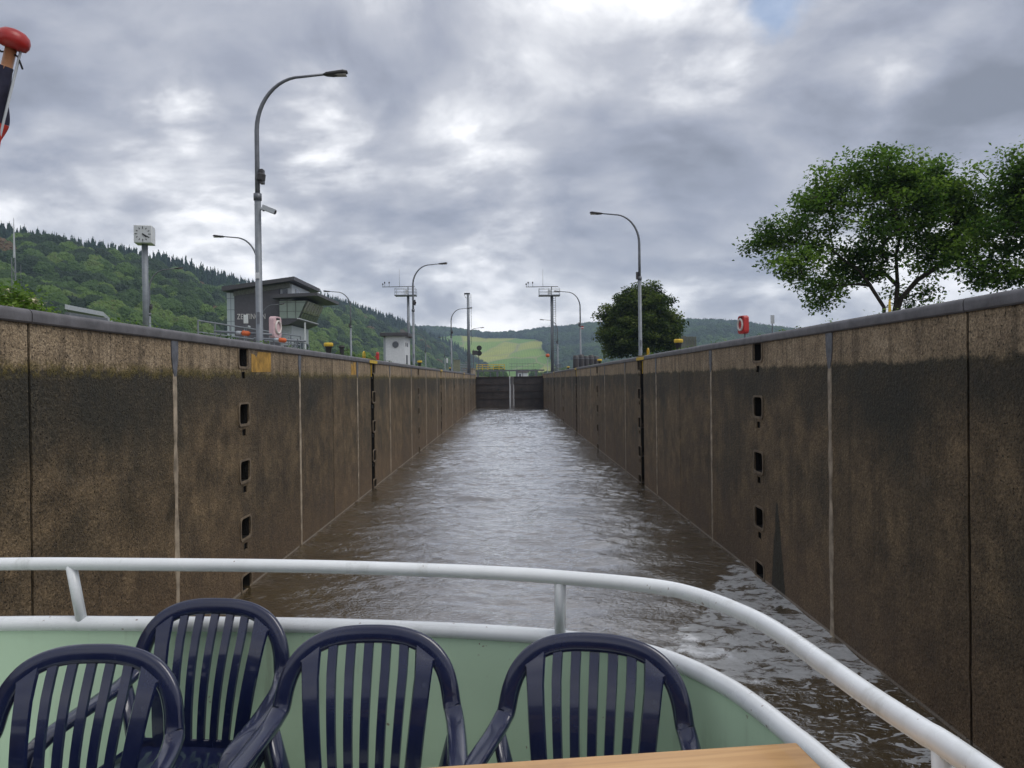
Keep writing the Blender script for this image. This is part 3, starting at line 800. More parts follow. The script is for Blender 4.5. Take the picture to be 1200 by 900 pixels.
def forest(name, pts, scale, tint, kind):
    n = len(pts)
    me = bpy.data.meshes.new(name); me.vertices.add(n); me.vertices.foreach_set('co', pts.astype(np.float32).ravel())
    for an, av in (('scl', scale), ('tint', tint)):
        a = me.attributes.new(an, 'FLOAT', 'POINT'); a.data.foreach_set('value', av.astype(np.float32))
    o = bpy.data.objects.new(name, me); COL.objects.link(o); me.materials.append(kind)
    ng = bpy.data.node_groups.new(name + '_nodes', 'GeometryNodeTree')
    ng.interface.new_socket('Geometry', in_out='INPUT', socket_type='NodeSocketGeometry')
    ng.interface.new_socket('Geometry', in_out='OUTPUT', socket_type='NodeSocketGeometry')
    N = ng.nodes; L = ng.links
    gi = N.new('NodeGroupInput'); go = N.new('NodeGroupOutput')
    coni = kind is M_CONI
    join = N.new('GeometryNodeGeometryToInstance')
    for k in range(4):
        if coni:
            src = N.new('GeometryNodeMeshCone'); src.inputs['Vertices'].default_value = 22
            src.inputs['Side Segments'].default_value = 16; src.inputs['Radius Top'].default_value = .02
            src.inputs['Radius Bottom'].default_value = 2.6; src.inputs['Depth'].default_value = 15
            sc, am = 1.1, 1.5
        else:
            src = N.new('GeometryNodeMeshIcoSphere'); src.inputs['Radius'].default_value = 1.0; src.inputs['Subdivisions'].default_value = 5
            sc, am = .62, .55
        geo = src.outputs['Mesh']
        pos = N.new('GeometryNodeInputPosition'); add = N.new('ShaderNodeVectorMath'); add.inputs[1].default_value = (13.7 * k, 5.1 * k, 2.2)
        L.new(pos.outputs[0], add.inputs[0])
        def tex(scale, det):
            t = N.new('ShaderNodeTexNoise'); t.inputs['Scale'].default_value = scale; t.inputs['Detail'].default_value = det; t.inputs['Roughness'].default_value = .6
            L.new(add.outputs[0], t.inputs['Vector']); return t
        nrm = N.new('GeometryNodeInputNormal')
        tx = tex(1.5 if not coni else .9, 4)
        sb = N.new('ShaderNodeMath'); sb.operation = 'MULTIPLY_ADD'; L.new(tx.outputs[0], sb.inputs[0])
        sb.inputs[1].default_value = .85 if not coni else 2.6; sb.inputs[2].default_value = -.42 if not coni else -1.4
        sv = N.new('ShaderNodeVectorMath'); sv.operation = 'SCALE'; L.new(nrm.outputs[0], sv.inputs[0]); L.new(sb.outputs[0], sv.inputs[3])
        sp = N.new('GeometryNodeSetPosition'); L.new(geo, sp.inputs['Geometry']); L.new(sv.outputs[0], sp.inputs['Offset'])
        tx2 = tex(7.0 if not coni else 3.0, 3)
        sb2 = N.new('ShaderNodeMath'); sb2.operation = 'MULTIPLY_ADD'; L.new(tx2.outputs[0], sb2.inputs[0])
        sb2.inputs[1].default_value = .42 if not coni else 1.4; sb2.inputs[2].default_value = -.21 if not coni else -.7
        sv2 = N.new('ShaderNodeVectorMath'); sv2.operation = 'SCALE'; L.new(nrm.outputs[0], sv2.inputs[0]); L.new(sb2.outputs[0], sv2.inputs[3])
        sp2 = N.new('GeometryNodeSetPosition'); L.new(sp.outputs[0], sp2.inputs['Geometry']); L.new(sv2.outputs[0], sp2.inputs['Offset'])
        tr = N.new('GeometryNodeTransform'); L.new(sp2.outputs[0], tr.inputs['Geometry'])
        if not coni:
            tr.inputs['Scale'].default_value = (5.2, 5.2, 6.0); tr.inputs['Translation'].default_value = (0, 0, 5.0)
        sm = N.new('GeometryNodeSetMaterial'); sm.inputs['Material'].default_value = kind; L.new(tr.outputs[0], sm.inputs['Geometry'])
        L.new(sm.outputs[0], join.inputs[0])
    iop = N.new('GeometryNodeInstanceOnPoints'); L.new(gi.outputs[0], iop.inputs['Points']); L.new(join.outputs[0], iop.inputs['Instance'])
    iop.inputs['Pick Instance'].default_value = True
    ri = N.new('FunctionNodeRandomValue'); ri.data_type = 'INT'
    for s_ in ri.inputs:
        if s_.name == 'Max' and s_.type == 'INT': s_.default_value = 3
        if s_.name == 'Min' and s_.type == 'INT': s_.default_value = 0
    outi = [s_ for s_ in ri.outputs if s_.type == 'INT'][0]; L.new(outi, iop.inputs['Instance Index'])
    rr = N.new('FunctionNodeRandomValue'); rr.data_type = 'FLOAT_VECTOR'; rr.inputs[0].default_value = (0, 0, 0); rr.inputs[1].default_value = (.12, .12, 6.28)
    L.new(rr.outputs[0], iop.inputs['Rotation'])
    na = N.new('GeometryNodeInputNamedAttribute'); na.data_type = 'FLOAT'; na.inputs['Name'].default_value = 'scl'
    L.new(na.outputs['Attribute'], iop.inputs['Scale'])
    L.new(iop.outputs[0], go.inputs[0])
    md = o.modifiers.new('instances', 'NODES'); md.node_group = ng
    return o

def thin(p, cell, rs):
    """keep about one point per cell so crowns do not pile up"""
    key = np.floor(p[:, :2] / cell).astype(np.int64); k = key[:, 0] * 1000003 + key[:, 1]
    _, idx = np.unique(k, return_index=True); return idx
def fnoise(p, sc, seed):
    return np.array([mnoise.noise(Vector((q[0] * sc, q[1] * sc, seed))) for q in p])

rs = np.random.RandomState(11)
pa, sa, ua = sampA(60000, rs); px, py = proj(pa)
keep = (px > -120) & (px < 640); pa, sa, ua = pa[keep], sa[keep], ua[keep]
idx = thin(pa, 8.0, rs); pa, sa, ua = pa[idx], sa[idx], ua[idx]
nz = fnoise(pa, 1 / 70., 2.2)
con = (sa + nz * .20 + .12 * np.clip((.75 - ua) * 4, 0, 1)) > .80
t_ = np.clip(.50 + .7 * fnoise(pa, 1 / 40., 9.1) - .55 * (sa - .25) + rs.normal(0, .27, len(pa)), 0, .90); t_[rs.rand(len(pa)) < .009] = .97
d = ~con
o = forest('broadleaf_forest', pa[d], (rs.uniform(.6, 1.25, d.sum()) ** 1.0), t_[d], M_DECID)
tag(o, 'mixed green broadleaf forest covering the steep left hillside', 'forest', kind='stuff')
pc = pa[con] - np.array([0, 0, 1.0])
pc2 = pc + rs.normal(0, 2.6, pc.shape) * np.array([1, 1, 0]); pc = np.concatenate([pc, pc2])
o = forest('conifer_forest', pc, rs.uniform(.45, 1.4, len(pc)), rs.rand(len(pc)), M_CONI)
tag(o, 'dark conifer forest along the top of the left hill', 'forest', kind='stuff')
pb, sb_, ub = sampB(70000, rs); px, py = proj(pb)
VP_ = [(440, 402), (500, 396), (540, 393), (570, 396.5), (600, 396), (628, 398), (640, 401), (636, 408), (645, 416), (652, 428), (668, 452), (430, 452)]
keep = ~in_poly(px, py, VP_) & (px > 380) & (px < 1060); pb = pb[keep]; sb_ = sb_[keep]
idx = thin(pb, 8.2, rs); pb, sb_ = pb[idx], sb_[idx]
t_ = np.clip(.42 + .5 * fnoise(pb, 1 / 80., 4.1) + rs.normal(0, .14, len(pb)), 0, .9)
o = forest('broadleaf_forest', pb, rs.uniform(.75, 1.45, len(pb)), t_, M_DECID)
tag(o, 'hazy blue-green forest on the distant hill right of the vineyard', 'forest', kind='stuff')
k = (sb_ > .93) & (pb[:, 0] > 60)
o = forest('conifer_forest', pb[k], rs.uniform(.8, 1.3, k.sum()), rs.rand(k.sum()), M_CONI)
tag(o, 'thin row of conifers on the crest of the distant right hill', 'forest', kind='stuff')
# trees on the valley floor behind the gate
pv = np.array([[P(x_, 440, Y_).x, Y_, GZ - 1] for x_, Y_ in zip(rs.uniform(480, 665, 260), rs.uniform(450, 1200, 260))])
pvx = proj(pv)[0]; pv = pv[(pvx < 592) | ((pvx > 622) & (pvx < 700))]
pv2 = np.array([[P(x_, 440, Y_).x, Y_, GZ - 2] for x_, Y_ in zip(rs.uniform(-100, 520, 300), rs.uniform(150, 260, 300))])
k2 = pv2[:, 0] < -32; pv = np.concatenate([pv, pv2[k2]])
o = forest('broadleaf_forest', pv, rs.uniform(.35, .75, len(pv)), rs.uniform(.3, .9, len(pv)), M_DECID)
tag(o, 'low bright green trees and scrub on the valley floor', 'forest', kind='stuff')

# ------------------------------------------------------------------ single trees
def leaf_cloud(centers, normals_out, per, spread, size, rs, flat=.6):
    """small folded leaves around twig ends; returns verts, faces, tint"""
    n = len(centers) * per
    c = np.repeat(centers, per, 0) + np.clip(rs.normal(0, 1, (n, 3)), -1.7, 1.7) * spread * np.array([1, 1, flat])
    c[:, 2] -= np.abs(rs.normal(0, .25, n)) * spread
    th = rs.rand(n) * 6.283; ph = rs.normal(0, .55, n)
    ax = np.stack([np.cos(th) * np.cos(ph), np.sin(th) * np.cos(ph), np.sin(ph) - .25], -1)
    ax /= np.linalg.norm(ax, axis=1)[:, None]
    up = np.stack([rs.normal(0, .5, n), rs.normal(0, .5, n), np.ones(n)], -1)
    sd = np.cross(ax, up); sd /= np.linalg.norm(sd, axis=1)[:, None]
    nn = np.cross(sd, ax)
    s = size * rs.uniform(.6, 1.3, n)[:, None]
    v0 = c; v1 = c + ax * s * .5 + sd * s * .32 + nn * s * .10; v2 = c + ax * s; v3 = c + ax * s * .5 - sd * s * .32 + nn * s * .10
    V = np.stack([v0, v1, v2, v3], 1).reshape(-1, 3)
    i = np.arange(n) * 4
    F = np.concatenate([np.stack([i, i + 1, i + 2], -1), np.stack([i, i + 2, i + 3], -1)], 0)
    tint = np.repeat(np.repeat(rs.uniform(.05, .95, len(centers)), per) + rs.normal(0, .12, n), 4)
    return V, F, np.clip(tint, 0, 1)

M_BARK = mat('tree_bark', (.045, .036, .028), .9, var=.4, vscale=5, bump=.6, bscale=12)
M_LEAF = leafy_mat('walnut_leaves', [(0, (.026, .062, .012)), (.5, (.080, .150, .026)), (1, (.155, .235, .045))], inst=False)
M_LEAFD = leafy_mat('dense_dark_leaves', [(0, (.014, .028, .008)), (.5, (.046, .076, .018)), (1, (.130, .165, .044))], inst=False)

def grow_tree(base_pts, lobes, n_attr, rs, step, r_tip, expo=.5):
    """base_pts: list of trunk polylines. lobes: (center, radii). Every attractor joins the nearest node: gives branching limbs."""
    nodes = []; par = []
    for line in base_pts:
        prev = -1
        for k, p in enumerate(line):
            if k == 0 and nodes and (Vector(p) - Vector(nodes[0])).length < .01: prev = 0; continue
            nodes.append(np.array(p, float)); par.append(prev); prev = len(nodes) - 1
    A = []
    wsum = np.array([r[0] * r[1] * r[2] for _, r in lobes]); wsum = wsum / wsum.sum()
    for _ in range(n_attr):
        c, r = lobes[rs.choice(len(lobes), p=wsum)]
        q = rs.normal(0, 1, 3); q /= np.linalg.norm(q); q *= rs.rand() ** (1 / 2.4)
        A.append(np.array(c) + q * np.array(r))
    A = np.array(A); root = nodes[0]
    core = np.array(nodes).mean(0)
    A = A[np.argsort(np.linalg.norm(A - np.array(nodes[-1]), axis=1))]
    tips = []
    nstart = len(nodes)
    for a in A:
        N_ = np.array(nodes)
        dv = a - N_; dist = np.linalg.norm(dv, axis=1)
        pen = dist + np.where(dv[:, 2] < -.2, .8, 0) + .12 * np.arange(len(N_)) * 0
        pen[0] += 5
        j = int(np.argmin(pen)); d0 = dist[j]
        k = max(1, int(d0 / step)); p0 = nodes[j].copy(); pr = j
        for s in range(1, k + 1):
            f = s / k; q = p0 + (a - p0) * f; q = q + rs.normal(0, .06 * step, 3); q[2] += .10 * d0 * math.sin(math.pi * f) * (.6)
            nodes.append(q); par.append(pr); pr = len(nodes) - 1
        tips.append(len(nodes) - 1)
    n = len(nodes); cnt = np.zeros(n)
    kids = [[] for _ in range(n)]
    for i, p in enumerate(par):
        if p >= 0: kids[p].append(i)
    for i in range(n - 1, -1, -1):
        cnt[i] = max(cnt[i], 1)
        if par[i] >= 0: cnt[par[i]] += cnt[i]
    rad = r_tip * cnt ** expo
    mb = MB()
    for i in range(n):
        p = par[i]
        if p < 0: continue
        # start chains where the thickest child does not continue
        if kids[p] and i == max(kids[p], key=lambda q: cnt[q]) and par[p] >= 0: continue
        ch = [p, i]
        while kids[ch[-1]]: ch.append(max(kids[ch[-1]], key=lambda q: cnt[q]))
        pts = [nodes[q] for q in ch]; rr = [min(rad[ch[0]], rad[ch[1]] * 1.25)] + [rad[q] for q in ch[1:]]
        mb.tube(pts, rr, 7 if rr[0] > .04 else 4)
    return mb, np.array([nodes[t] for t in tips]), np.array(nodes)

def make_tree(name, label, loc, base_pts, lobes, n_attr, per, spread, size, seed, leafm, step=.45, r_tip=.012, expo=.5, flat=.6, extra_nodes=True, name_mat=None):
    rs = np.random.RandomState(seed)
    root = empty(name, loc); tag(root, label, 'tree')
    mb, tips, nodes = grow_tree(base_pts, lobes, n_attr, rs, step, r_tip, expo)
    mb.build('trunk', M_BARK, root, smooth=True)
    cen = tips
    V, F, T = leaf_cloud(cen, None, per, spread, size, rs, flat)
    np_mesh('crown', V, F, leafm, root, attrs={'tint': T})
    return root

def rel(px, py, Y, base): 
    q = P(px, py, Y); return (q.x - base[0], q.y - base[1], q.z - base[2])
# big walnut by the wall
B1 = Vector((P(1037, 400, 34).x, 34.0, GZ))
def L1(px, py, dy=0.0): return rel(px, py, 34 + dy, B1)
lob = [((*L1(940, 258, 1)[:1], 0, L1(940, 258)[2]), (1.35, 1.8, 1.35)), ((L1(905, 278)[0], .3, L1(905, 278)[2]), (1.1, 1.5, 1.0)), ((L1(925, 315)[0], -.8, L1(925, 315)[2]), (1.3, 1.6, .9)),
       ((L1(975, 222)[0], .4, L1(975, 222)[2]), (1.1, 2.0, 1.3)), ((L1(1030, 200)[0], 0, L1(1030, 200)[2]), (1.7, 2.4, 1.1)),
       ((L1(1085, 205)[0], .6, L1(1085, 205)[2]), (1.5, 2.0, 1.0)), ((L1(1122, 240)[0], -.4, L1(1122, 240)[2]), (1.4, 2.0, 1.5)),
       ((L1(1030, 262)[0], -1.2, L1(1030, 262)[2]), (2.4, 1.6, 1.5)), ((L1(1100, 292)[0], .6, L1(1100, 292)[2]), (1.9, 1.8, 1.1)),
       ((L1(970, 340)[0], .4, L1(970, 340)[2]), (.9, 1.2, .75)), ((L1(1005, 300)[0], 1.4, L1(1005, 300)[2]), (1.8, 1.4, 1.2)), ((L1(1085, 345)[0], 1, L1(1085, 345)[2]), (1.2, 1.2, .6)), ((L1(1125, 275)[0], -.3, L1(1125, 275)[2]), (1.5, 1.6, 1.2)), ((L1(1060, 230)[0], -.8, L1(1060, 230)[2]), (2.2, 1.6, 1.3)), ((L1(1045, 305)[0], .3, L1(1045, 305)[2]), (1.6, 1.2, .8))]
z0 = 0
trunkA = [(0, 0, -.2), (0, 0, .9), L1(1036, 360), L1(1020, 335, .1), L1(1008, 318, .2), L1(990, 305, .2), L1(965, 285, 0)]
trunkB = [(0, 0, -.2), (.25, .1, .9), L1(1050, 358, .3), L1(1052, 335, .4), L1(1050, 300, .3), L1(1058, 262, .2), L1(1062, 235, 0)]
trunkC = [(0, 0, -.2), (.3, .1, .9), L1(1056, 350, .3), L1(1075, 328, .2), L1(1100, 312, .1), L1(1125, 300, 0)]
make_tree('walnut_tree', 'broad leafy tree with forked dark trunk and sky showing through, above the right lock wall', B1, [trunkA, trunkB, trunkC], lob, 330, 128, .34, .18, 21, M_LEAF, step=.5, r_tip=.016, expo=.5)
# neighbour at the frame edge
B2 = Vector((P(1225, 400, 30).x, 30.0, GZ))
def L2(px, py, dy=0.0): return rel(px, py, 30 + dy, B2)
lob = [((L2(1200, 225)[0], 0, L2(1200, 225)[2]), (1.1, 1.8, 1.5)), ((L2(1180, 290)[0], 0, L2(1180, 290)[2]), (1.1, 1.6, .9)), ((L2(1178, 315)[0], .5, L2(1178, 315)[2]), (1.3, 1.4, .5)),
       ((L2(1260, 210)[0], 0, L2(1260, 210)[2]), (2.0, 2.2, 2.2)), ((L2(1290, 280)[0], 0, L2(1290, 280)[2]), (2.2, 2.0, 1.6)), ((L2(1235, 270)[0], .6, L2(1235, 270)[2]), (1.5, 2.0, 1.7)), ((L2(1150, 300)[0], .6, L2(1150, 300)[2]), (.9, 1.1, .9)), ((L2(1186, 325)[0], .2, L2(1186, 325)[2]), (1.2, 1.1, .5)), ((L2(1215, 180)[0], 0, L2(1215, 180)[2]), (.9, 1.5, 1.0)), ((L2(1160, 262)[0], .3, L2(1160, 262)[2]), (.7, 1.0, .8))]
make_tree('walnut_tree', 'tree cut off by the right picture edge, beside the broad forked tree', B2, [[(0, 0, -.2), (0, 0, 1.2), (.1, 0, 2.4), (0, .1, 3.6), (.1, 0, 4.6)]], lob, 290, 130, .34, .18, 5, M_LEAF, step=.5, r_tip=.015)
# dense round tree
B3 = Vector((P(750, 430, 88).x, 88.0, GZ))
lob = [((0, 0, 5.8), (3.7, 3.8, 3.5)), ((-1.9, -.5, 4.6), (3.0, 3.2, 2.7)), ((2.2, -.4, 4.4), (2.5, 3.0, 2.8)), ((.3, 0, 8.1), (2.5, 2.5, 1.9)), ((-2.2, 0, 7.3), (2.0, 2.2, 1.6)), ((2.7, 0, 7.3), (1.6, 2.0, 1.6)), ((-.2, -2.2, 3.6), (4.2, 2.0, 2.6)), ((-3.9, 0, 5.9), (1.2, 1.4, 1.2)), ((3.6, 0, 5.6), (1.3, 1.5, 1.5)), ((1.4, 0, 9.5), (1.1, 1.3, .9)), ((-1.0, 0, 9.3), (1.3, 1.3, .7)), ((-3.2, -1, 2.8), (1.7, 1.6, 1.1)), ((4.0, 0, 3.2), (1.0, 1.4, 1.3))]
make_tree('chestnut_tree', 'dense round dark green tree standing behind the right lock wall', B3, [[(0, 0, -.2), (0, 0, 1.5), (.1, 0, 3.4), (0, 0, 6)]], lob, 600, 120, .48, .32, 9, M_LEAFD, step=.8, r_tip=.012, expo=.45, flat=.5)

# flowering shrub at the left edge
def shrub(name, label, loc, w_, h_, n, seed, flower=True):
    rs = np.random.RandomState(seed); root = empty(name, loc); tag(root, label, 'shrub')
    tips = rs.normal(0, 1, (n, 3)); tips /= np.linalg.norm(tips, axis=1)[:, None]; tips *= (rs.rand(n, 1) ** .4) * np.array([w_, w_ * .6, h_ * .5]); tips[:, 2] += h_ * .5
    mb = MB()
    for t in tips[::3]: mb.tube([(t[0] * .1, t[1] * .1, 0), tuple(t * np.array([.6, .6, .5])), tuple(t)], [.02, .012, .006], 4)
    mb.build('stems', M_BARK, root)
    V, F, T = leaf_cloud(tips, None, 26, .14, .11, rs, .8); np_mesh('foliage', V, F, M_LEAF, root, attrs={'tint': np.clip(T + .25, 0, 1)})
    if flower:
        V, F, T = leaf_cloud(tips[tips[:, 2] > h_ * .55][::2], None, 18, .07, .07, rs, .5)
        np_mesh('blossom', V, F, mat('cream_blossom', (.62, .58, .38), .7), root)
    return root
q = P(12, 350, 15.5); shrub('elder_shrub', 'cream-flowering elder shrub peeping over the left coping at the frame edge', (q.x - .1, 15.5, GZ), .85, 1.12, 120, 3)
# ------------------------------------------------------------------ lamps
LH = 8.3
def make_lamp(direction=1, h=LH, reach=2.6):
    root = empty('street_lamp'); 
    m = MB(); m.tube([(0, 0, 0), (0, 0, .02), (0, 0, 4.6)], [.115, .105, .095], 12); m.build('lower_pole', M_GALV, root, smooth=True)
    m = MB(); pts = [(0, 0, 4.6), (0, 0, 5.6)]
    hb = h - 1.75
    for k in range(13):
        a = R(90 * k / 12) ; pts.append((direction * (1.35 - 1.35 * math.cos(a)), 0, hb + 1.6 * math.sin(a)))
    pts.append((direction * (reach - .55), 0, h - .08))
    n = len(pts); m.tube(pts, [.075 - .04 * i / (n - 1) for i in range(n)], 10); m.build('curved_arm', M_GALVD, root, smooth=True)
    m = MB(); d = direction
    m.tube([(d * (reach - .6), 0, h - .09), (d * (reach - .5), 0, h - .08), (d * (reach - .3), 0, h - .075), (d * reach, 0, h - .03), (d * (reach + .12), 0, h - .02)], [.3, .75, 1, .95, .55], 12, prof=(.07, .15, .8), up=(0, 0, 1))
    hd = m.build('lamp_head', M_LAMPHEAD, root, smooth=True)
    m = MB(); m.box((d * (reach - .12), 0, h - .115), (.42, .2, .02)); m.build('lens', M_LENS, hd)
    m = MB(); m.lathe([(.12, 0), (.12, .2)], (0, 0, 4.5), 12); m.build('collar', M_GALVD, root, smooth=True)
    m = MB(); m.box((0, -.11, 1.0), (.09, .012, .34)); m.build('hatch', M_GALVD, root)
    return root
lampR = make_lamp(1); lampL = make_lamp(-1)
used = set()
def place_lamp(src, loc, label, group, sc=1.0):
    o = src if src.name not in used else copy_tree(src)
    used.add(src.name)
    o.location = loc; o.scale = (sc, sc, sc); tag(o, label, 'street lamp', group)
    return o
GL = 'tall curved street lamps along the left chamber edge'; GR = 'tall curved street lamps along the right chamber edge'; GI = 'street lamps standing further left on the lock island'
l1 = place_lamp(lampR, (-7.45, 22.4, GZ), 'tallest curved street lamp, nearest on the left, with camera on its pole', GL)
m = MB(); m.lathe([(.05, 0), (.13, .05), (.13, .22), (.05, .27)], (.10, -.02, 5.05), 10, (.15, -.1, 1)); m.box((.14, 0, 5.2), (.10, .2, .42)); m.build('floodlight', M_LAMPHEAD, l1)
place_lamp(lampR, (-7.55, 59.0, GZ), 'curved street lamp just right of the white porthole hut', GL)
place_lamp(lampR, (-7.45, 95.8, GZ), 'third curved lamp on the left wall, just left of the slim camera mast', GL)
place_lamp(lampR, (-7.2, 132, GZ), 'small farthest curved lamp behind the slim camera mast near the gate', GL)
r1 = place_lamp(lampL, (7.25, 41.7, GZ), 'nearest curved street lamp on the right wall, in front of the round tree', GR)
m = MB(); m.box((-.14, 0, 4.75), (.10, .2, .4)); m.build('floodlight', M_LAMPHEAD, r1)
place_lamp(lampL, (7.4, 78.6, GZ), 'middle curved street lamp on the right wall, left of the round tree', GR)
place_lamp(lampL, (7.4, 116, GZ), 'farthest curved lamp on the right wall, behind the platform mast', GR)
place_lamp(lampL, (-15.72, 47, GZ), 'lamp with arm to the left, half hidden by the tallest lamp pole', GI)
place_lamp(lampL, (-16.1, 76.2, GZ), 'lamp with arm to the left, right of the control tower', GI)
place_lamp(lampR, (-28.6, 59.8, GZ), 'lamp whose arm reaches out right from behind the clock pole', GI)
place_lamp(lampR, (-29.0, 88, GZ), 'lamp whose arm crosses the control tower wall beneath its lettering', GI)
place_lamp(lampL, (-16.6, 148, GZ), 'tiny lamp right of the hut, left one of the distant pair', GI)
place_lamp(lampL, (-15.6, 180, GZ), 'tiny lamp right of the hut, right one of the distant pair', GI)
place_lamp(lampL, (-12.5, 160, GZ), 'tiny lamp left of the third curved lamp, against dark forest', GI)

m = MB(); m.box((.36, -.10, 4.2), (.40, .15, .14), m=Matrix.Rotation(R(22), 3, 'Y')); m.tube([(.08, 0, 4.26), (.2, -.04, 4.18)], .03, 6); cc_ = m.build('surveillance_camera', M_PALE, l1)
m = MB(); m.lathe([(.05, 0), (.05, .02)], (.55, -.10, 4.12), 10, (1, 0, -.4)); m.build('camera_lens', M_BLACK, cc_)
m = MB(); m.box((.0, -.115, 2.25), (.11, .02, .17)); m.build('number_plate', M_WHITE, l1)
# ------------------------------------------------------------------ clock
q = P(169.5, 276, 39)
root = empty('station_clock', (q.x, 39, GZ)); tag(root, 'square white clock showing twenty past four on a grey pole', 'clock')
zt = q.z - GZ
m = MB(); m.tube([(0, 0, 0), (0, 0, zt - .4)], .15, 14); m.build('pole', M_GALV, root, smooth=True)
cr_ = R(-16)
box_ = MB().box((0, 0, 0), (.86, .86, .92)).build('clock_case', M_WHITE, root, bevel=.03, loc=(0, 0, zt)); box_.rotation_euler = (0, 0, cr_)
fc = MB().box((0, -.436, 0), (.78, .01, .84)).build('clock_face', mat('dial_grey', (.50, .52, .55), .5, var=.06), box_)
for k in range(12):
    m = MB(); a = R(30 * k); rr = .32; L_ = .13 if k % 3 == 0 else .09
    mm = Matrix.Rotation(-a, 3, 'Y')
    m.box(Vector((math.sin(a) * rr, -.447, math.cos(a) * rr)), (.035, .01, L_), m=Matrix.Rotation(a, 3, 'Y')); m.build('hour_mark', M_BLACK, box_)
for nm, a, L_, wd in (('minute_hand', R(120), .38, .05), ('hour_hand', R(130), .25, .07)):
    m = MB(); m.box(Vector((math.sin(a) * L_ * .42, -.456 if nm[0] == 'm' else -.464, math.cos(a) * L_ * .42)), (wd, .006, L_), m=Matrix.Rotation(a, 3, 'Y')); m.build(nm, M_BLACK, box_)
box_.rotation_euler = (0, 0, R(14))

# ------------------------------------------------------------------ antenna mast far left
q = P(16, 255, 60); root = empty('antenna_mast', (q.x, 60, GZ)); tag(root, 'slim lattice antenna mast at the left edge above the flowering shrub', 'mast')
m = MB(); hh = q.z - GZ - 3.2
for sx_, sy_ in ((-.16, -.16), (.16, -.16), (0, .18)): m.tube([(sx_, sy_, 0), (sx_ * .8, sy_ * .8, hh)], .035, 6)
k = 0; z = 0
while z < hh - .5:
    s_ = 1 if k % 2 else -1; m.tube([(-.16 * s_, -.16, z), (.16 * s_, -.16, z + .5)], .018, 4); m.tube([(.16 * s_, -.16, z), (0, .18, z + .5)], .018, 4); z += .5; k += 1
m.build('lattice', M_GALV, root)
m = MB(); m.tube([(0, 0, hh), (0, 0, hh + 1.6), (0, 0, hh + 3.2)], [.09, .06, .015], 8); m.build('whip_antenna', M_PALE, root)
m = MB(); m.tube([(.0, -.15, hh - 1.2), (.6, -.15, hh - 1.2)], .02, 6); m.tube([(.6, -.15, hh - 3.0), (.6, -.15, hh - .6)], .02, 6); m.build('side_dipole', M_GALVD, root)

# ------------------------------------------------------------------ control tower
TY = 92.0
def T(px, py, y=TY): q = P(px, py, y); return q
root = empty('control_tower', (0, 0, 0)); tag(root, 'dark grey lock control tower with overhanging roofs and slanted lookout windows', 'building')
xA, xB, xC = T(275, 380).x, T(328, 380).x, T(342, 380).x
zr = T(330, 336).z; 
DEP = 9.0
m = MB(); m.box2((xA, TY, GZ), (xB, TY + DEP, T(300, 338).z)); m.build('clad_block', M_CLAD, root)
m = MB(); m.box2((xA - .95, TY + .1, GZ), (xA - .01, TY + 5, T(268, 343).z)); st = m.build('stair_glazing', mat('pale_stair_glass', (.38, .45, .48), .2, spec=.8), root)
m = MB()
for k in range(7): m.box2((xA - .97, TY + .07, GZ + 1 + k * 1.4), (xA - .01, TY + .098, GZ + 1.05 + k * 1.4))
m.box2((xA - .50, TY + .07, GZ), (xA - .45, TY + .098, T(268, 343).z)); m.build('glazing_bars', M_GALVD, st)
# pale attic box
za, zb = T(330, 352).z, T(330, 333).z
m = MB(); m.box2((xB + .01, TY + .2, za - .3), (xC, TY + 8.5, zb)); at_ = m.build('attic_storey', M_PALE, root)
m = MB(); m.box2((T(330.5, 340).x, TY + .15, T(330, 344.5).z), (T(336.5, 340).x, TY + .197, T(330, 338.5).z)); m.build('window', M_GLASSD, at_)
m = MB(); m.box2((xC + .003, TY + 1.8, T(340, 344).z), (xC + .05, TY + 3.0, T(340, 337).z)); m.build('window', M_GLASSD, at_)
# upper mono-pitch roof
xl, xr = T(264, 335).x, T(345, 324).x
zl, zz_ = T(264, 337).z, T(345, 325.5).z
xr2 = xr + .3
m = MB(); m.prism([(xl, TY - 1.2, zl - .55), (xr2, TY - 1.2, zz_ - .45), (xr2, TY - 1.2, zz_), (xl, TY - 1.2, zl)], (0, DEP + 3.4, 0)); m.build('upper_roof', M_DKROOF, root)
m = MB(); m.prism([(xl + 1.0, TY - .1, zl - 1.05), (xr - .6, TY - .1, zz_ - 1.15), (xr - .6, TY - .1, zz_ - .47), (xl + 1.0, TY - .1, zl - .5)], (0, DEP, 0)); m.build('roof_fascia', mat('weathered_fascia', (.16, .16, .15), .7, var=.4), root)
# control room: front windows, slanted right glazing, floor slab, canopy
zc0, zc1 = T(340, 374).z, T(340, 352.5).z
xF0, xTop, xBot = xB + .05, T(361, 352).x, T(351, 373).x
YB = TY + 8.0; YA = TY - .4
m = MB(); m.prism([(xF0, YA + .06, zc0), (xBot - .06, YA + .06, zc0), (xTop - .06, YA + .06, zc1), (xF0, YA + .06, zc1)], (0, YB - YA - .1, 0)); room = m.build('control_room', mat('room_interior_grey', (.13, .14, .13), .6), root)
wx_ = [xF0, T(337.5, 360).x, T(347.5, 360).x]
for k in range(3):
    zs_ = [zc0 + .05, T(330, 365.5).z, T(330, 355).z, zc1 - .05]
    for j in range(3):
        a0 = wx_[k] + .05
        def xr_at(z): return (wx_[k + 1] - .05) if k < 2 else xBot + (xTop - xBot) * (z - zc0) / (zc1 - zc0) - .12
        z0_, z1_ = zs_[j] + .03, zs_[j + 1] - .03
        w_ = MB().prism([(a0, YA + .02, z0_), (xr_at(z0_), YA + .02, z0_), (xr_at(z1_), YA + .02, z1_), (a0, YA + .02, z1_)], (0, .03, 0)); w_.build('window_pane', M_GLASSG, room)
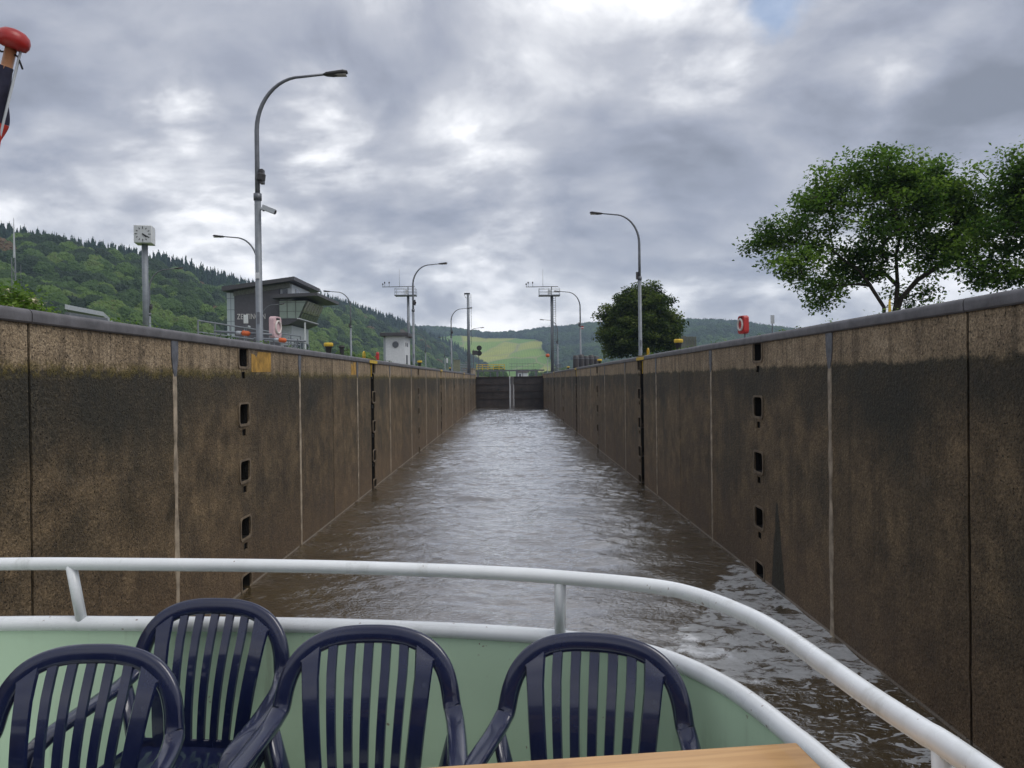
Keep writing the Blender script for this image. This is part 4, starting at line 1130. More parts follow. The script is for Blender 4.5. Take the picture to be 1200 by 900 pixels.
for k in range(7):
    y0_ = YA + .3 + k * 1.12; y1_ = y0_ + 1.0
    def sl(f): return (xBot + (xTop - xBot) * f, zc0 + (zc1 - zc0) * f)
    for (f0, f1, mt_) in ((.03, .34, M_GLASSD), (.38, .97, mat('reflecting_slanted_glass', (.16, .17, .12), .15, spec=.8, var=.5, vscale=.8))):
        (xa_, za_), (xb_, zb_) = sl(f0), sl(f1)
        MB().prism([(xa_ - .02, y0_, za_), (xa_ - .02, y1_, za_), (xb_ - .02, y1_, zb_), (xb_ - .02, y0_, zb_)], (.04, 0, -.02)).build('slanted_pane', mt_, room)
m = MB(); m.prism([(xB - .2, YA - .3, zc0 - .75), (xBot - 1.4, YA - .3, zc0 - .75), (xBot + .1, YA - .3, zc0 - .16), (xBot + .12, YA - .3, zc0 - .01), (xB - .2, YA - .3, zc0 - .01)], (0, 9.2, 0)); m.build('floor_slab', M_DKROOF, root)
m = MB(); m.prism([(xBot - .1, YA - .33, zc0 - .05), (xBot + .16, YA - .33, zc0 - .05), (xBot + .16, YA - .33, zc0 + .06), (xBot - .1, YA - .33, zc0 + .06)], (0, 9.3, 0)); m.build('slab_edge', M_WHITE, root)
xcl, xcr = T(323, 350).x, T(374, 345).x + .2
m = MB(); m.prism([(xcl, YA - 1.2, T(323, 350).z - .1), (xcl, YA - 1.2, T(323, 346.5).z), (xcr, YA - 1.2, T(374, 344.5).z), (xcr, YA - 1.2, T(374, 348).z)], (0, 11.4, 0)); m.build('canopy_roof', M_DKROOF, root)
# ground storey
m = MB(); m.box2((xB + .02, TY + .3, GZ), (T(341, 390).x, TY + 8, zc0 - .76)); gs = m.build('ground_storey', M_PALE, root)
for k in range(2):
    m = MB(); m.box2((xB + .35 + k * .7, TY + .25, GZ + 1.6), (xB + .9 + k * .7, TY + .297, GZ + 3.6)); m.build('window', M_GLASSD, gs)
m = MB(); xg = T(341, 390).x
m.box2((xg + .01, TY + 1.2, GZ + 1.9), (xg + .08, TY + 7.8, GZ + 4.1)); wd_ = m.build('side_window', M_GLASSD, gs)
m = MB()
for k in range(6): m.box2((xg + .083, TY + 1.2 + k * 1.25, GZ + 1.9), (xg + .14, TY + 1.32 + k * 1.25, GZ + 4.1))
m.box2((xg + .083, TY + 1.2, GZ + 3.0), (xg + .13, TY + 7.8, GZ + 3.1)); m.build('window_bars', M_PALE, wd_)
m = MB(); m.box2((T(356, 390).x, TY + .2, GZ), (T(357.5, 390).x, TY + .4, zc0 - .4)); m.build('support_column', M_WHITE, root)
m = MB(); m.box2((T(341, 390).x + .15, TY - .4, GZ), (T(358, 390).x, TY - .1, GZ + 2.0)); m.build('parapet', M_PALE, root)
# lettering
cu = bpy.data.curves.new('lettering', 'FONT'); cu.body = 'ZELTINGEN'; cu.extrude = .03; cu.size = .95; cu.space_character = 1.12
fo = bpy.data.objects.new('tmp_text', cu); COL.objects.link(fo); bpy.context.view_layer.update()
me = bpy.data.meshes.new_from_object(fo.evaluated_get(bpy.context.evaluated_depsgraph_get())); bpy.data.objects.remove(fo)
lo = bpy.data.objects.new('lettering', me); COL.objects.link(lo); me.materials.clear(); me.materials.append(M_LETTER)
bb = [v_.co.x for v_ in me.vertices]; wid = max(bb) - min(bb)
lo.parent = root; lo.rotation_euler = (R(90), 0, 0); want = T(311, 372).x - T(278, 372).x; lo.scale = (want / wid, 1, 1)
lo.location = (T(278, 374).x, TY - .04, T(278, 374.2).z)

# low shed roof behind left coping
q0, q1 = P(78, 366, 45), P(142, 372, 56)
root = empty('low_shed', (0, 0, 0)); tag(root, 'low shed with grey corrugated roof, only its roof showing above the left coping', 'shed')
za = P(78, 358.5, 45).z
m = MB(); m.box2((q0.x + .3, 44.3, GZ), (q1.x + 3, 48.5, za - .45)); m.build('wall', M_GALVD, root)
m = MB(); a_ = P(76, 358, 44); b_ = P(142, 370.5, 60)
m.prism([(a_.x, 44, za), (a_.x - 1, 50, za + .1), (b_.x, 60, za - .35), (b_.x + .6, 54, za - .45)], (0, 0, -.28)); m.build('roof', M_PALE, root)

# ------------------------------------------------------------------ white hut and masts
q = P(452, 420, 70); root = empty('porthole_hut', (q.x, 70, GZ)); tag(root, 'small white machine hut with round porthole and flat dark roof', 'hut')
W_ = P(474.5, 420, 70).x - q.x; hz = P(460, 394, 70).z - GZ
m = MB(); m.box2((0, 0, 0), (W_, 3.6, hz)); body = m.build('body', M_WHITE, root)
m = MB(); m.box2((-.45, -.45, hz), (W_ + .4, 4.0, hz + .32)); m.build('roof', M_DKROOF, root, bevel=.03)
m = MB(); m.lathe([(.30, 0), (.30, .05)], (W_ * .52, -.055, hz - .78), 20, (0, 1, 0)); pf = m.build('porthole_frame', M_GALVD, root)
m = MB(); m.lathe([(.25, 0), (.25, .02)], (W_ * .52, -.08, hz - .78), 20, (0, 1, 0)); m.build('porthole_glass', M_GLASSD, pf)
m = MB(); m.box2((W_ + .003, .8, 0), (W_ + .05, 1.7, 1.5)); m.build('door', M_GALVD, root)
for k in range(2):
    m = MB(); m.lathe([(.20, 0), (.20, .04)], (W_ + .005, .7 + k * 1.1, hz - .75), 14, (1, 0, 0)); m.build('side_vent', M_GALVD, root)
m = MB(); m.box2((-.25, .3, 0), (-.003, 1.2, hz - .1)); m.build('side_fin', M_PALE, root)

def platform_mast(px, label, ladder):
    Y = 113.0; q = P(px, 440, Y); root = empty('platform_mast', (q.x, Y, GZ)); tag(root, label, 'mast', 'platform masts with wind sensors')
    s = Y / FPX
    top = P(px, 347, Y).z - GZ
    m = MB(); m.tube([(0, 0, 0), (0, 0, top)], [.24, .19], 10); m.build('pole', M_GALV, root, smooth=True)
    if ladder:
        m = MB()
        for sx_ in (-.42, -.05): m.tube([(sx_ + .62, -.3, 0), (sx_ + .62, -.3, top)], .035, 5)
        z = .3
        while z < top: m.tube([(.2, -.3, z), (.57, -.3, z)], .025, 4); z += .34
        m.build('ladder', M_GALVD, root)
    pw = 8.5 * s + .35
    m = MB(); m.box2((-pw - .5, -.8, top), (pw - .5 + .3, .8, top + .14)); pl = m.build('platform', M_GALVD, root)
    m = MB()
    for x_ in (-pw - .45, -.5, pw - .25):
        for y_ in (-.75, .75): m.tube([(x_, y_, top + .14), (x_, y_, top + 1.1)], .028, 5)
    for z in (.6, 1.1):
        for y_ in (-.75, .75): m.tube([(-pw - .45, y_, top + z), (pw - .25, y_, top + z)], .028, 5)
        m.tube([(-pw - .45, -.75, top + z), (-pw - .45, .75, top + z)], .028, 5)
    m.build('railing', M_GALV, root)
    m = MB(); m.box((-.2, 0, top + .62), (.42, .3, .6)); m.build('equipment_box', M_WHITE, root)
    bz = top + 1.42
    m = MB(); m.tube([(0, 0, top), (0, 0, bz)], .07, 8); m.beam((-30 * s, 0, bz), (1.0, 0, bz + .02), .12, .10); bm_ = m.build('sensor_boom', M_GALVD, root)
    for x_, h_ in ((-29.5 * s, .28), (-27.2 * s, .5), (-22 * s, .5)):
        m = MB(); m.tube([(x_, 0, bz + .05), (x_, 0, bz + h_)], .025, 5); m.lathe([(.05, 0), (.10, .06), (.10, .2), (.04, .28)], (x_, 0, bz + h_), 8); m.build('wind_sensor', M_LAMPHEAD, bm_)
    m = MB(); m.tube([(-10 * s, 0, bz), (-10 * s, 0, bz + 21 * s)], [.03, .012], 5); m.build('whip_antenna', M_GALVD, root)
platform_mast(479.5, 'platform mast with wind sensor boom rising behind the white porthole hut', False)
platform_mast(647.5, 'platform mast with wind sensor boom and ladder at the right end of the gate', True)

q = P(548.5, 345, 112); root = empty('camera_mast', (q.x, 112, GZ)); tag(root, 'slim straight grey mast with dark camera on top at the left end of the gate', 'mast')
hh = q.z - GZ
m = MB(); m.tube([(0, 0, 0), (0, 0, hh)], [.25, .19], 10); m.build('pole', M_GALV, root, smooth=True)
m = MB(); m.box((-.15, 0, hh + .1), (.85, .3, .22)); m.tube([(-.6, 0, hh), (-.35, 0, hh - .5), (0, 0, hh - .55)], .03, 5); m.build('camera_head', M_BLACK, root)
m = MB(); m.tube([(.42, 0, hh - 7.5), (.42, 0, hh)], .03, 5); m.tube([(0, 0, hh - .5), (.42, 0, hh - .5)], .02, 5); m.tube([(0, 0, hh - 7), (.42, 0, hh - 7)], .02, 5); m.build('cable_conduit', M_GALVD, root)

# signal with round black discs near the gate
q = P(558.5, 411, 128); root = empty('signal_light', (q.x, 128, GZ)); tag(root, 'lock traffic signal with two round black shields beside the gate', 'signal light')
zc = q.z - GZ
m = MB(); m.tube([(-.55, 0, 0), (-.55, 0, zc + .2)], .07, 6); m.tube([(.3, .1, 0), (.3, .1, zc)], .05, 6); m.tube([(-1.4, 0, 0), (-1.4, 0, zc - .3)], .06, 6); m.build('post', M_GALVD, root)
for (x_, z_) in ((.45, .45), (.45, -.42)):
    m = MB(); m.lathe([(.44, 0), (.44, .12)], (x_, 0, zc + z_), 18, (0, 1, 0)); m.build('signal_shield', M_BLACK, root)
m = MB(); m.box((-.3, 0, zc - .35), (.9, .3, .75)); m.box((-1.4, 0, zc - .5), (.5, .3, .6)); m.build('signal_box', M_LAMPHEAD, root)

# ------------------------------------------------------------------ lifebuoy cabinets
def cabinet(label, loc, rz, shell, ring, h=.80, w_=.72, group='lifebuoy cabinets on posts'):
    root = empty('lifebuoy_cabinet', loc, rz); tag(root, label, 'lifebuoy cabinet', group)
    m = MB(); m.tube([(0, .06, 0), (0, .06, .70)], .035, 8); m.box((0, .06, .01), (.22, .22, .02)); m.build('post', M_GALVD, root)
    z0_ = .66
    m = MB(); pr = []
    for (cx, cz, s0) in ((w_ / 2 - .12, h - .12, 0), (-w_ / 2 + .12, h - .12, 90), (-w_ / 2 + .12, .12, 180), (w_ / 2 - .12, .12, 270)):
        for k in range(5): a = R(s0 + 22.5 * k); pr.append((cx + .12 * math.cos(a), -.1, z0_ + cz + .12 * math.sin(a)))
    m.prism(pr, (0, .2, 0)); sh = m.build('shell', shell, root, bevel=.02)
    m = MB(); m.tube([(.33 * w_ * math.cos(R(a)), -.12, z0_ + h / 2 + .40 * w_ * math.sin(R(a))) for a in range(0, 360, 20)], .04, 8, closed=True); m.build('ring', ring, root, smooth=True)
    m = MB(); m.box((0, -.11, z0_ + h - .09), (.2, .03, .06)); m.build('latch', M_BLACK, sh)
    return root
M_RING = mat('ring_white', (.60, .55, .52), .5, var=.1)
q = P(871, 377, 27.4); cabinet('red lifebuoy cabinet holding a pale ring, standing on the right lock wall', (q.x, 27.4, GZ - .02), R(-80), M_RED, M_RING, h=.66, w_=.50)
q = P(322.5, 377, 26.8); cabinet('faded pink lifebuoy cabinet just right of the tallest lamp pole', (q.x, 26.8, GZ + .0), R(78), M_PINK, M_RING, h=.76, w_=.54)

q = P(905, 377, 30); root = empty('sign_post', (q.x, 30, GZ)); tag(root, 'small pale rectangular sign plate on a thin post, right of the red cabinet', 'sign')
hz = P(905, 370, 30).z - GZ
m = MB(); m.tube([(0, 0, 0), (0, 0, hz)], .02, 6); m.build('post', M_GALVD, root)
m = MB(); m.box((0, -.03, hz - .15), (.15, .015, .34)); m.build('plate', M_PALE, root)
q = P(288.5, 374, 40); root = empty('info_sign', (q.x, 40, GZ)); tag(root, 'small white upright panel on a thin post in front of the tower lettering', 'sign')
hz = P(288, 369, 40).z - GZ
m = MB(); m.tube([(0, 0, 0), (0, 0, hz)], .03, 6); m.build('post', M_GALVD, root)
m = MB(); m.box((0, -.05, hz - .23), (.24, .05, .46)); m.build('panel', M_WHITE, root, bevel=.01)
m = MB(); m.lathe([(.05, 0), (.05, .12)], (.12, -.05, hz - .62), 8, (1, -.3, -.3)); m.build('small_lamp', M_PALE, root)

# barrier arms with orange floats
for (px, lab) in ((288, 'grey pole lying on stands with orange float, left of the tallest lamp'), (331, 'grey pole lying on stands with orange float, below the pink lifebuoy cabinet')):
    Y = 22.5 if px < 300 else 25.0
    q = P(px, 391 if px < 300 else 399, Y); root = empty('float_pole', (q.x, Y, q.z)); tag(root, lab, 'pole', 'poles with orange floats')
    m = MB(); m.tube([(-.95, 0, .08), (.75, .1, -.03)], .035, 8); m.build('pole', M_GALV, root, smooth=True)
    m = MB(); m.tube([(-.12, 0, .02), (-.09, 0, .02), (.09, 0, 0), (.13, 0, -.01)], [.04, .078, .075, .04], 12); m.build('float', M_ORANGE, root, smooth=True)
    m = MB(); m.tube([(-.27, 0, .03), (-.13, 0, .02)], .06, 10); m.build('end_fitting', M_PALE, root, smooth=True)
    m = MB()
    for x_ in (-.75, .5): m.tube([(x_, 0, GZ - q.z), (x_, 0, .05)], .022, 6)
    m.build('stand', M_GALVD, root)

def railing(name, label, a, b_, n, zs_, h, mt_, r=.025, cat='railing'):
    root = empty(name, (a[0], a[1], GZ)); tag(root, label, cat)
    d = Vector((b_[0] - a[0], b_[1] - a[1], 0))
    m = MB()
    for z in zs_: m.tube([(0, 0, z), (d.x, d.y, z)], r, 6)
    m.build('rails', mt_, root)
    for k in range(n + 1):
        f = k / n; MB().tube([(d.x * f, d.y * f, 0), (d.x * f, d.y * f, h)], r * 1.05, 6).build('post', mt_, root)
q0 = P(232, 380, 32); q1 = P(352, 388, 44)
railing('tube_railing', 'long grey tube railing behind the orange floats on the left bank', (q0.x, 32), (q1.x, 44), 8, (1.25, 1.75), 1.75, M_GALV, .035)
q0 = P(372, 400, 60); q1 = P(346, 396, 52)
railing('tube_railing', 'short grey railing in front of the tower ground floor', (P(338, 396, 50).x, 50), (P(362, 396, 60).x, 60), 3, (.9, 1.5, 2.05), 2.05, M_GALV, .03)
railing('steel_fence', 'pale steel fence at the foot of the slim camera mast', (P(537, 430, 118).x, 118), (XL - .9, 126), 8, (.4, .8, 1.2, 1.6), 1.7, M_GALV, .05, 'fence')
railing('steel_fence', 'grey fence beside the gate at the right end below the ladder mast', (XR + .9, 100), (XR + 1.2, 130), 9, (.6, 1.1), 1.15, M_GALVD, .03, 'fence')

def bollard(label, px, Y, sc=1.0, X=None):
    x = P(px, 440, Y).x if X is None else X
    root = empty('bollard', (x, Y, GZ)); tag(root, label, 'bollard', 'yellow-topped mooring bollards'); root.scale = (sc * .6, sc * .6, sc)
    MB().lathe([(.26, 0), (.22, .08), (.19, .25), (.22, .5), (.3, .56)], (0, 0, 0), 16).build('stem', M_BLACK, root, smooth=True)
    MB().lathe([(.30, .56), (.34, .60), (.34, .68), (.28, .72)], (0, 0, 0), 16).build('cap', M_YEL, root, autos=True)
bollard('yellow-capped black bollard on the left wall, right of the control tower', 385.5, 31, .95)
bollard('yellow-capped bollard at the foot of the second left lamp', 492, 62)
bollard('small yellow-capped bollard before the olive cabinet on the left wall', 528, 96)
bollard('yellow-capped bollard right of the round tree, before the grey slatted boxes', 795.5, 31.5, .95)
bollard('yellow-capped bollard left of the round tree, beside dark containers', 703, 64)
bollard('small yellow-capped bollard far along the right wall near the gate', 666, 100)

# yellow grab hooks at ladder heads
for (x, Y, lab) in ((XL - .25, 32.7, 'yellow ladder grab rail on the left coping'), (XR + .25, 33.0, 'yellow ladder grab rail on the right coping at the near lamp')):
    m = MB(); m.tube([(0, 0, 0), (0, 0, .24), (0, .1, .34), (0, .3, .34), (0, .4, .24), (0, .4, 0)], .02, 8)
    tag(m.build('grab_rail', M_YEL, loc=(x, Y, ZC - .02), smooth=True), lab, 'grab rail', 'yellow grab rails at the ladder heads')
q = P(1043, 352, 25); m = MB(); m.prism([(-.06, 0, 0), (.06, 0, 0), (.06, 0, .5), (.02, 0, 1.05), (-.03, 0, .98), (-.06, 0, .5)], (0, .05, 0))
o = m.build('marker_post', M_YEL, loc=(q.x, 25, GZ + .55 - .55)); o.scale = (1, 1, (q.z - .02 - GZ) / 1.0); tag(o, 'thin yellow marker post in front of the forked tree trunk', 'marker')

def on_wall(name, label, cat, px, py, Y, mb_parts, group=None):
    q = P(px, py, Y); root = empty(name, (q.x, Y, q.z)); tag(root, label, cat, group)
    for nm, mb_, mt_ in mb_parts: mb_.build(nm, mt_, root)
    return root
# containers and boxes
for k in range(5):
    px = 675 + k * 7.2; h_ = .95 + .1 * (k % 2)
    x = P(px, 430, 70).x
    root = empty('storage_drum', (x, 70 + k * .9, GZ)); tag(root, ['leftmost, widest dark drum in the row left of the round tree', 'second dark drum from the left in the row by the round tree', 'middle dark drum in the row by the round tree', 'fourth dark drum from the left in the row by the round tree', 'rightmost dark drum of the row, closest to the round tree'][k], 'drum', 'dark drums on the right bank')
    MB().lathe([(.26, 0), (.28, .1), (.27, .5), (.28, 1.0), (.25, 1.25 + .1 * (k % 2))], (0, 0, 0), 12).build('drum_body', M_LAMPHEAD, root, smooth=True)
    MB().lathe([(.29, .95), (.29, 1.02)], (0, 0, 0), 12).build('hoop', M_GALVD, root)
for k in range(4):
    px = 801 + k * 5.0; Y = 48
    q = P(px, 394, Y); hh = q.z - GZ
    root = empty('slatted_box', (q.x, Y + .2 * k, GZ)); tag(root, ['leftmost grey slatted box right of the round tree', 'second grey slatted box from the round tree', 'third grey slatted box from the round tree', 'rightmost grey slatted box right of the round tree'][k], 'box', 'grey slatted boxes on the right bank')
    MB().box((0, 0, hh / 2), (.23, .3, hh - (.05 if k == 1 else 0))).build('box_body', mat('dull_olive_grey', (.13, .14, .12), .7, var=.3), root, bevel=.01)
    MB().box((0, -.155, hh / 2), (.03, .01, hh * .9)).build('slat', M_GALVD, root)
on_wall('switch_cabinet', 'olive grey switch cabinet on the left wall before the slim camera mast', 'cabinet', 535.3, 430, 98, [('housing', MB().box((0, 0, .15), (.85, .5, 1.5)), mat('olive_cabinet', (.21, .22, .15), .6, var=.2)), ('cabinet_roof', MB().box((0, 0, .93), (.95, .6, .06)), M_GALVD)])
on_wall('marker_lamp', 'thin white post lamp left of the olive switch cabinet', 'post', 524, 428, 96, [('post', MB().tube([(0, 0, -.6), (0, 0, .35)], .06, 8), M_GALV), ('lamp_shade', MB().lathe([(.12, .3), (.12, .8), (.07, .88)], (0, 0, 0), 10), M_WHITE)])
on_wall('fire_hydrant', 'small red hydrant on the left coping, left of the porthole hut', 'hydrant', 442.5, 419, 44, [('body', MB().lathe([(.09, -.25), (.09, .2), (.11, .22), (.06, .32)], (0, 0, 0), 10), M_RED), ('outlet', MB().tube([(0, 0, .05), (-.16, 0, .05)], .045, 8), M_RED)])
on_wall('orange_beacon', 'orange beacon lamp on a thin striped post near the right end of the gate', 'beacon', 641.7, 417.5, 122, [('post', MB().tube([(0, 0, -3.0), (0, 0, -.1)], .05, 8), M_PALE), ('lamp_shade', MB().lathe([(.2, -.15), (.32, 0), (.32, .28), (.15, .4)], (0, 0, 0), 12), M_ORANGE)])
on_wall('buoy_marker', 'small red and white round sign high on the middle right lamp pole', 'sign', 682.5, 384, 78.2, [('upper_half', MB().lathe([(.16, 0), (.16, .03)], (0, 0, .02), 14, (0, 1, 0)), M_RED), ('band', MB().box((0, -.02, 0), (.34, .03, .09)), M_WHITE)])
for (px, py, Y, lab) in ((400.5, 411, 31, 'squat black winch drum right of the near left bollard'), (660, 436, 108, 'low black fitting on the right coping near the gate')):
    on_wall('winch', lab, 'winch', px, py, Y, [('drum', MB().lathe([(.13, -.32), (.09, -.28), (.09, .1), (.14, .14), (.1, .22)], (0, 0, 0), 12), M_BLACK), ('crank', MB().tube([(.1, 0, 0), (.22, 0, 0), (.22, 0, .18)], .02, 6), M_BLACK)])
# curved rails right of the sign
m = MB(); m.tube([(0, 0, 0), (0, 0, .35), (.1, 0, .5), (.5, .1, .52), (.62, .1, .4), (.62, .1, 0)], .03, 8); q = P(898, 388, 24.2)
tag(m.build('grab_rail', M_GALV, loc=(q.x, 24.2, ZC - .28), smooth=True), 'low grey bent tube rail on the right coping below the pale sign', 'grab rail')

# white house beyond the gate
q = P(612, 437, 330); root = empty('white_house', (q.x, 330, GZ)); tag(root, 'small white house seen through the walkway above the gate', 'house')
MB().box((0, 0, .3), (4.8, 5, 3.4)).build('wall', M_WHITE, root)
MB().prism([(-2.8, -2.8, 2.0), (2.8, -2.8, 2.0), (2.8, 0, 3.2), (-2.8, 0, 3.2)], (0, 0, .2)).build('roof', M_RUST, root)
MB().box((-1, -2.52, .9), (.9, .05, 1.1)).build('window', M_GLASSD, root)
# ------------------------------------------------------------------ the boat we stand on
ZH = EYE - .6325; ZCAP = EYE - .846; ZD = EYE - 1.60
def spline(pts, n):
    pts = [Vector(p) for p in pts]; P_ = [pts[0] * 2 - pts[1]] + pts + [pts[-1] * 2 - pts[-2]]; out_ = []
    for i in range(1, len(P_) - 2):
        for k in range(n):
            t = k / n; a, b_, c, d = P_[i - 1], P_[i], P_[i + 1], P_[i + 2]
            out_.append(.5 * ((2 * b_) + (c - a) * t + (2 * a - 5 * b_ + 4 * c - d) * t * t + (3 * b_ - a - 3 * c + d) * t ** 3))
    out_.append(pts[-1]); return out_
hp = [PZ(x, y, ZH) for x, y in ((0, 661), (150, 661.3), (350, 663.5), (500, 668), (590, 672), (656, 676.5), (762, 686.5), (820, 699), (878, 722), (920, 746), (960, 774), (1020, 816.5), (1080, 856), (1140, 895))]
L0 = Vector((-3.5, hp[0].y - .16, ZH)); L00 = Vector((-4.3, 1.85, ZH)); 
hpf = [Vector((-4.75, -3, ZH)), Vector((-4.75, .6, ZH)), L00, L0, (hp[0] + L0) / 2 + Vector((0, .055, 0))] + hp + [Vector((.80, .6, ZH)), Vector((.86, -.3, ZH)), Vector((.9, -3, ZH))]
cp = [PZ(x, y, ZCAP) for x, y in ((0, 731), (150, 731), (338, 732.5), (500, 737.5), (620, 744.5), (700, 753), (755, 764), (800, 779), (849, 803), (885, 827), (930, 863), (969, 895))]
C0 = Vector((-3.5, cp[0].y - .16, ZCAP)); C00 = Vector((-4.3, 1.85, ZCAP))
cpf = [Vector((-4.75, -3, ZCAP)), Vector((-4.75, .6, ZCAP)), C00, C0, (cp[0] + C0) / 2 + Vector((0, .055, 0))] + cp + [Vector((.765, 1.1, ZCAP)), Vector((.81, .4, ZCAP)), Vector((.85, -.5, ZCAP)), Vector((.87, -3, ZCAP))]
hs = spline(hpf, 10); cs = spline(cpf, 10)
M_RAILW = mat('white_gloss_rail', (.78, .81, .83), .28, spec=.5, var=.07, vscale=3, coat=.3)
M_GREEN = mat('pale_green_bulwark', (.57, .76, .56), .38, spec=.5, var=.05, vscale=1.6, bump=.08, bscale=6)
def weather(m, dark, amt, dots):
    t = NT(m.node_tree); b = m.node_tree.nodes['Principled BSDF']; lk = b.inputs['Base Color'].links[0].from_socket
    c = t.node('ShaderNodeTexCoord').outputs['Object']; x, y, z = t.sep(c)
    st = t.noise(t.comb(t.math('MULTIPLY', x, 9), t.math('MULTIPLY', y, 9), t.math('MULTIPLY', z, .9)), 1.5, 6, .65).outputs[0]
    bl = t.noise(c, 2.2, 5, .6).outputs[0]
    k = t.mix(t.math('MULTIPLY', t.math('MULTIPLY', t.sstep(st, .5, .72), t.sstep(bl, .4, .65)), amt), lk, dark)
    sp = t.noise(c, dots, 2, .5).outputs[0]; sp2 = t.noise(c, 5, 2, .5).outputs[0]
    k = t.mix(t.math('MULTIPLY', t.math('MULTIPLY', t.sstep(sp, .70, .74), t.sstep(sp2, .52, .6)), .7), k, (.16, .07, .03))
    t.put(b.inputs['Base Color'], k)
weather(M_GREEN, (.22, .27, .19), .55, 55); weather(M_RAILW, (.42, .43, .40), .5, 60)
boat = empty('passenger_boat', (0, 0, ZD)); tag(boat, 'stern of a passenger boat with white rails and pale green bulwark in the foreground', 'boat')
def off(v_): return (v_.x, v_.y, v_.z - ZD)
MB().tube([off(p) for p in hs], .0225, 20).build('handrail', M_RAILW, boat, smooth=True)
MB().tube([off(p) for p in cs], .026, 20).build('cap_rail', M_RAILW, boat, smooth=True)
# bulwark plate
m = MB(); n = len(cs); vs = []
def nrm2(i):
    t = cs[min(i + 1, n - 1)] - cs[max(i - 1, 0)]; return Vector((t.y, -t.x, 0)).normalized()
for i, p in enumerate(cs):
    o_ = nrm2(i)
    for (dd, z) in ((.012, -.022), (.012, -.5), (.012, -.80), (-.012, -.80), (-.012, -.5), (-.012, -.022)):
        vs.append((p.x - o_.x * dd, p.y - o_.y * dd, p.z + z - ZD))
fs = []
for i in range(n - 1):
    for k in range(6):
        l = (k + 1) % 6; fs.append((i * 6 + k, (i + 1) * 6 + k, (i + 1) * 6 + l, i * 6 + l))
m.add(vs, fs); m.build('bulwark', M_GREEN, boat, autos=True)
# deck and hull below
out2 = [(p.x, p.y) for p in cs]
m = MB(); m.prism([(x, y, -.06) for x, y in out2], (0, 0, .06)); m.build('deck', mat('grey_deck_paint', (.46, .50, .45), .6, var=.2), boat)
m = MB(); K = len(out2); vs = []
for (z, s) in ((-.064, 1.0), (-.9, 1.0), (-2.2, .98), (-3.3, .9), (-3.6, .7)):
    for x, y in out2: vs.append((-1.95 + (x + 1.95) * s, y if y < -2.9 else -3 + (y + 3) * (1 - (1 - s) * .5), z))
fs = [(r * K + i, r * K + (i + 1) % K, (r + 1) * K + (i + 1) % K, (r + 1) * K + i) for r in range(4) for i in range(K)]
m.add(vs, fs); m.build('hull', mat('white_hull', (.6, .62, .63), .4, var=.08), boat, smooth=True)
# stanchions
def near(lst, q): return min(lst, key=lambda p: (p.x - q.x) ** 2 + (p.y - q.y) ** 2)
def stanchion(a, b_):
    a = Vector(a); b_ = Vector(b_)
    m = MB(); m.tube([off(b_), off(a)], .0185, 16)
    m.build('stanchion', M_RAILW, boat, smooth=True)
stanchion(PZ(83, 661, ZH), PZ(96.5, 731, ZCAP))
stanchion(PZ(656.5, 676.5, ZH), PZ(656.5, 748, ZCAP))
a = near(hs, PZ(1103, 871, ZH)); b_ = near(cs, a); stanchion(a, b_)
stanchion(near(hs, Vector((-2.9, 2.5, 0))), near(cs, Vector((-2.88, 2.5, 0)))); stanchion(near(hs, Vector((.85, 0, 0))), near(cs, Vector((.83, 0, 0))))
stanchion(near(hs, Vector((-4.75, 0, 0))), near(cs, Vector((-4.75, 0, 0))))

# deckhouse behind the photographer
dh = MB(); dh.box2((-4.55, -9.5, 0), (.62, -3.4, 2.25)); dh_ = dh.build('deckhouse', mat('deckhouse_dark_glazing', (.03, .035, .04), .25), boat, bevel=.02)
dh = MB(); dh.box2((-4.75, -9.8, 2.26), (.82, -2.9, 2.36)); dh.build('awning', M_DKROOF, boat, bevel=.02)

# ------------------------------------------------------------------ chairs
def chair_mat():
    m = bpy.data.materials.new('navy_plastic'); m.use_nodes = True; t = NT(m.node_tree); b = m.node_tree.nodes['Principled BSDF']
    c = t.node('ShaderNodeTexCoord').outputs['Object']
    n = t.noise(c, 5, 6, .7).outputs[0]; n2 = t.noise(c, 45, 4, .7).outputs[0]
    t.put(b.inputs['Base Color'], t.ramp(n, [(.3, (.004, .007, .032)), (.7, (.008, .013, .048))]))
    fr_ = t.noise(t.vmath('MULTIPLY', c, (1, 1, .25)), 38, 5, .7).outputs[0]
    t.put(b.inputs['Base Color'], t.mix(t.math('MULTIPLY', t.sstep(fr_, .60, .78), .30), t.ramp(n, [(.3, (.004, .007, .032)), (.7, (.010, .015, .052))]), (.07, .08, .11)))
    t.put(b.inputs['Roughness'], t.math('MULTIPLY_ADD', t.math('ADD', n, fr_), .20, .02))
    b.inputs['Coat Weight'].default_value = .7; b.inputs['Coat Roughness'].default_value = .05
    bp = t.node('ShaderNodeBump'); bp.inputs['Strength'].default_value = .12; bp.inputs['Distance'].default_value = .002
    t.put(bp.inputs['Height'], n2); t.put(b.inputs['Normal'], bp.outputs[0]); return m
NAVY = chair_mat()
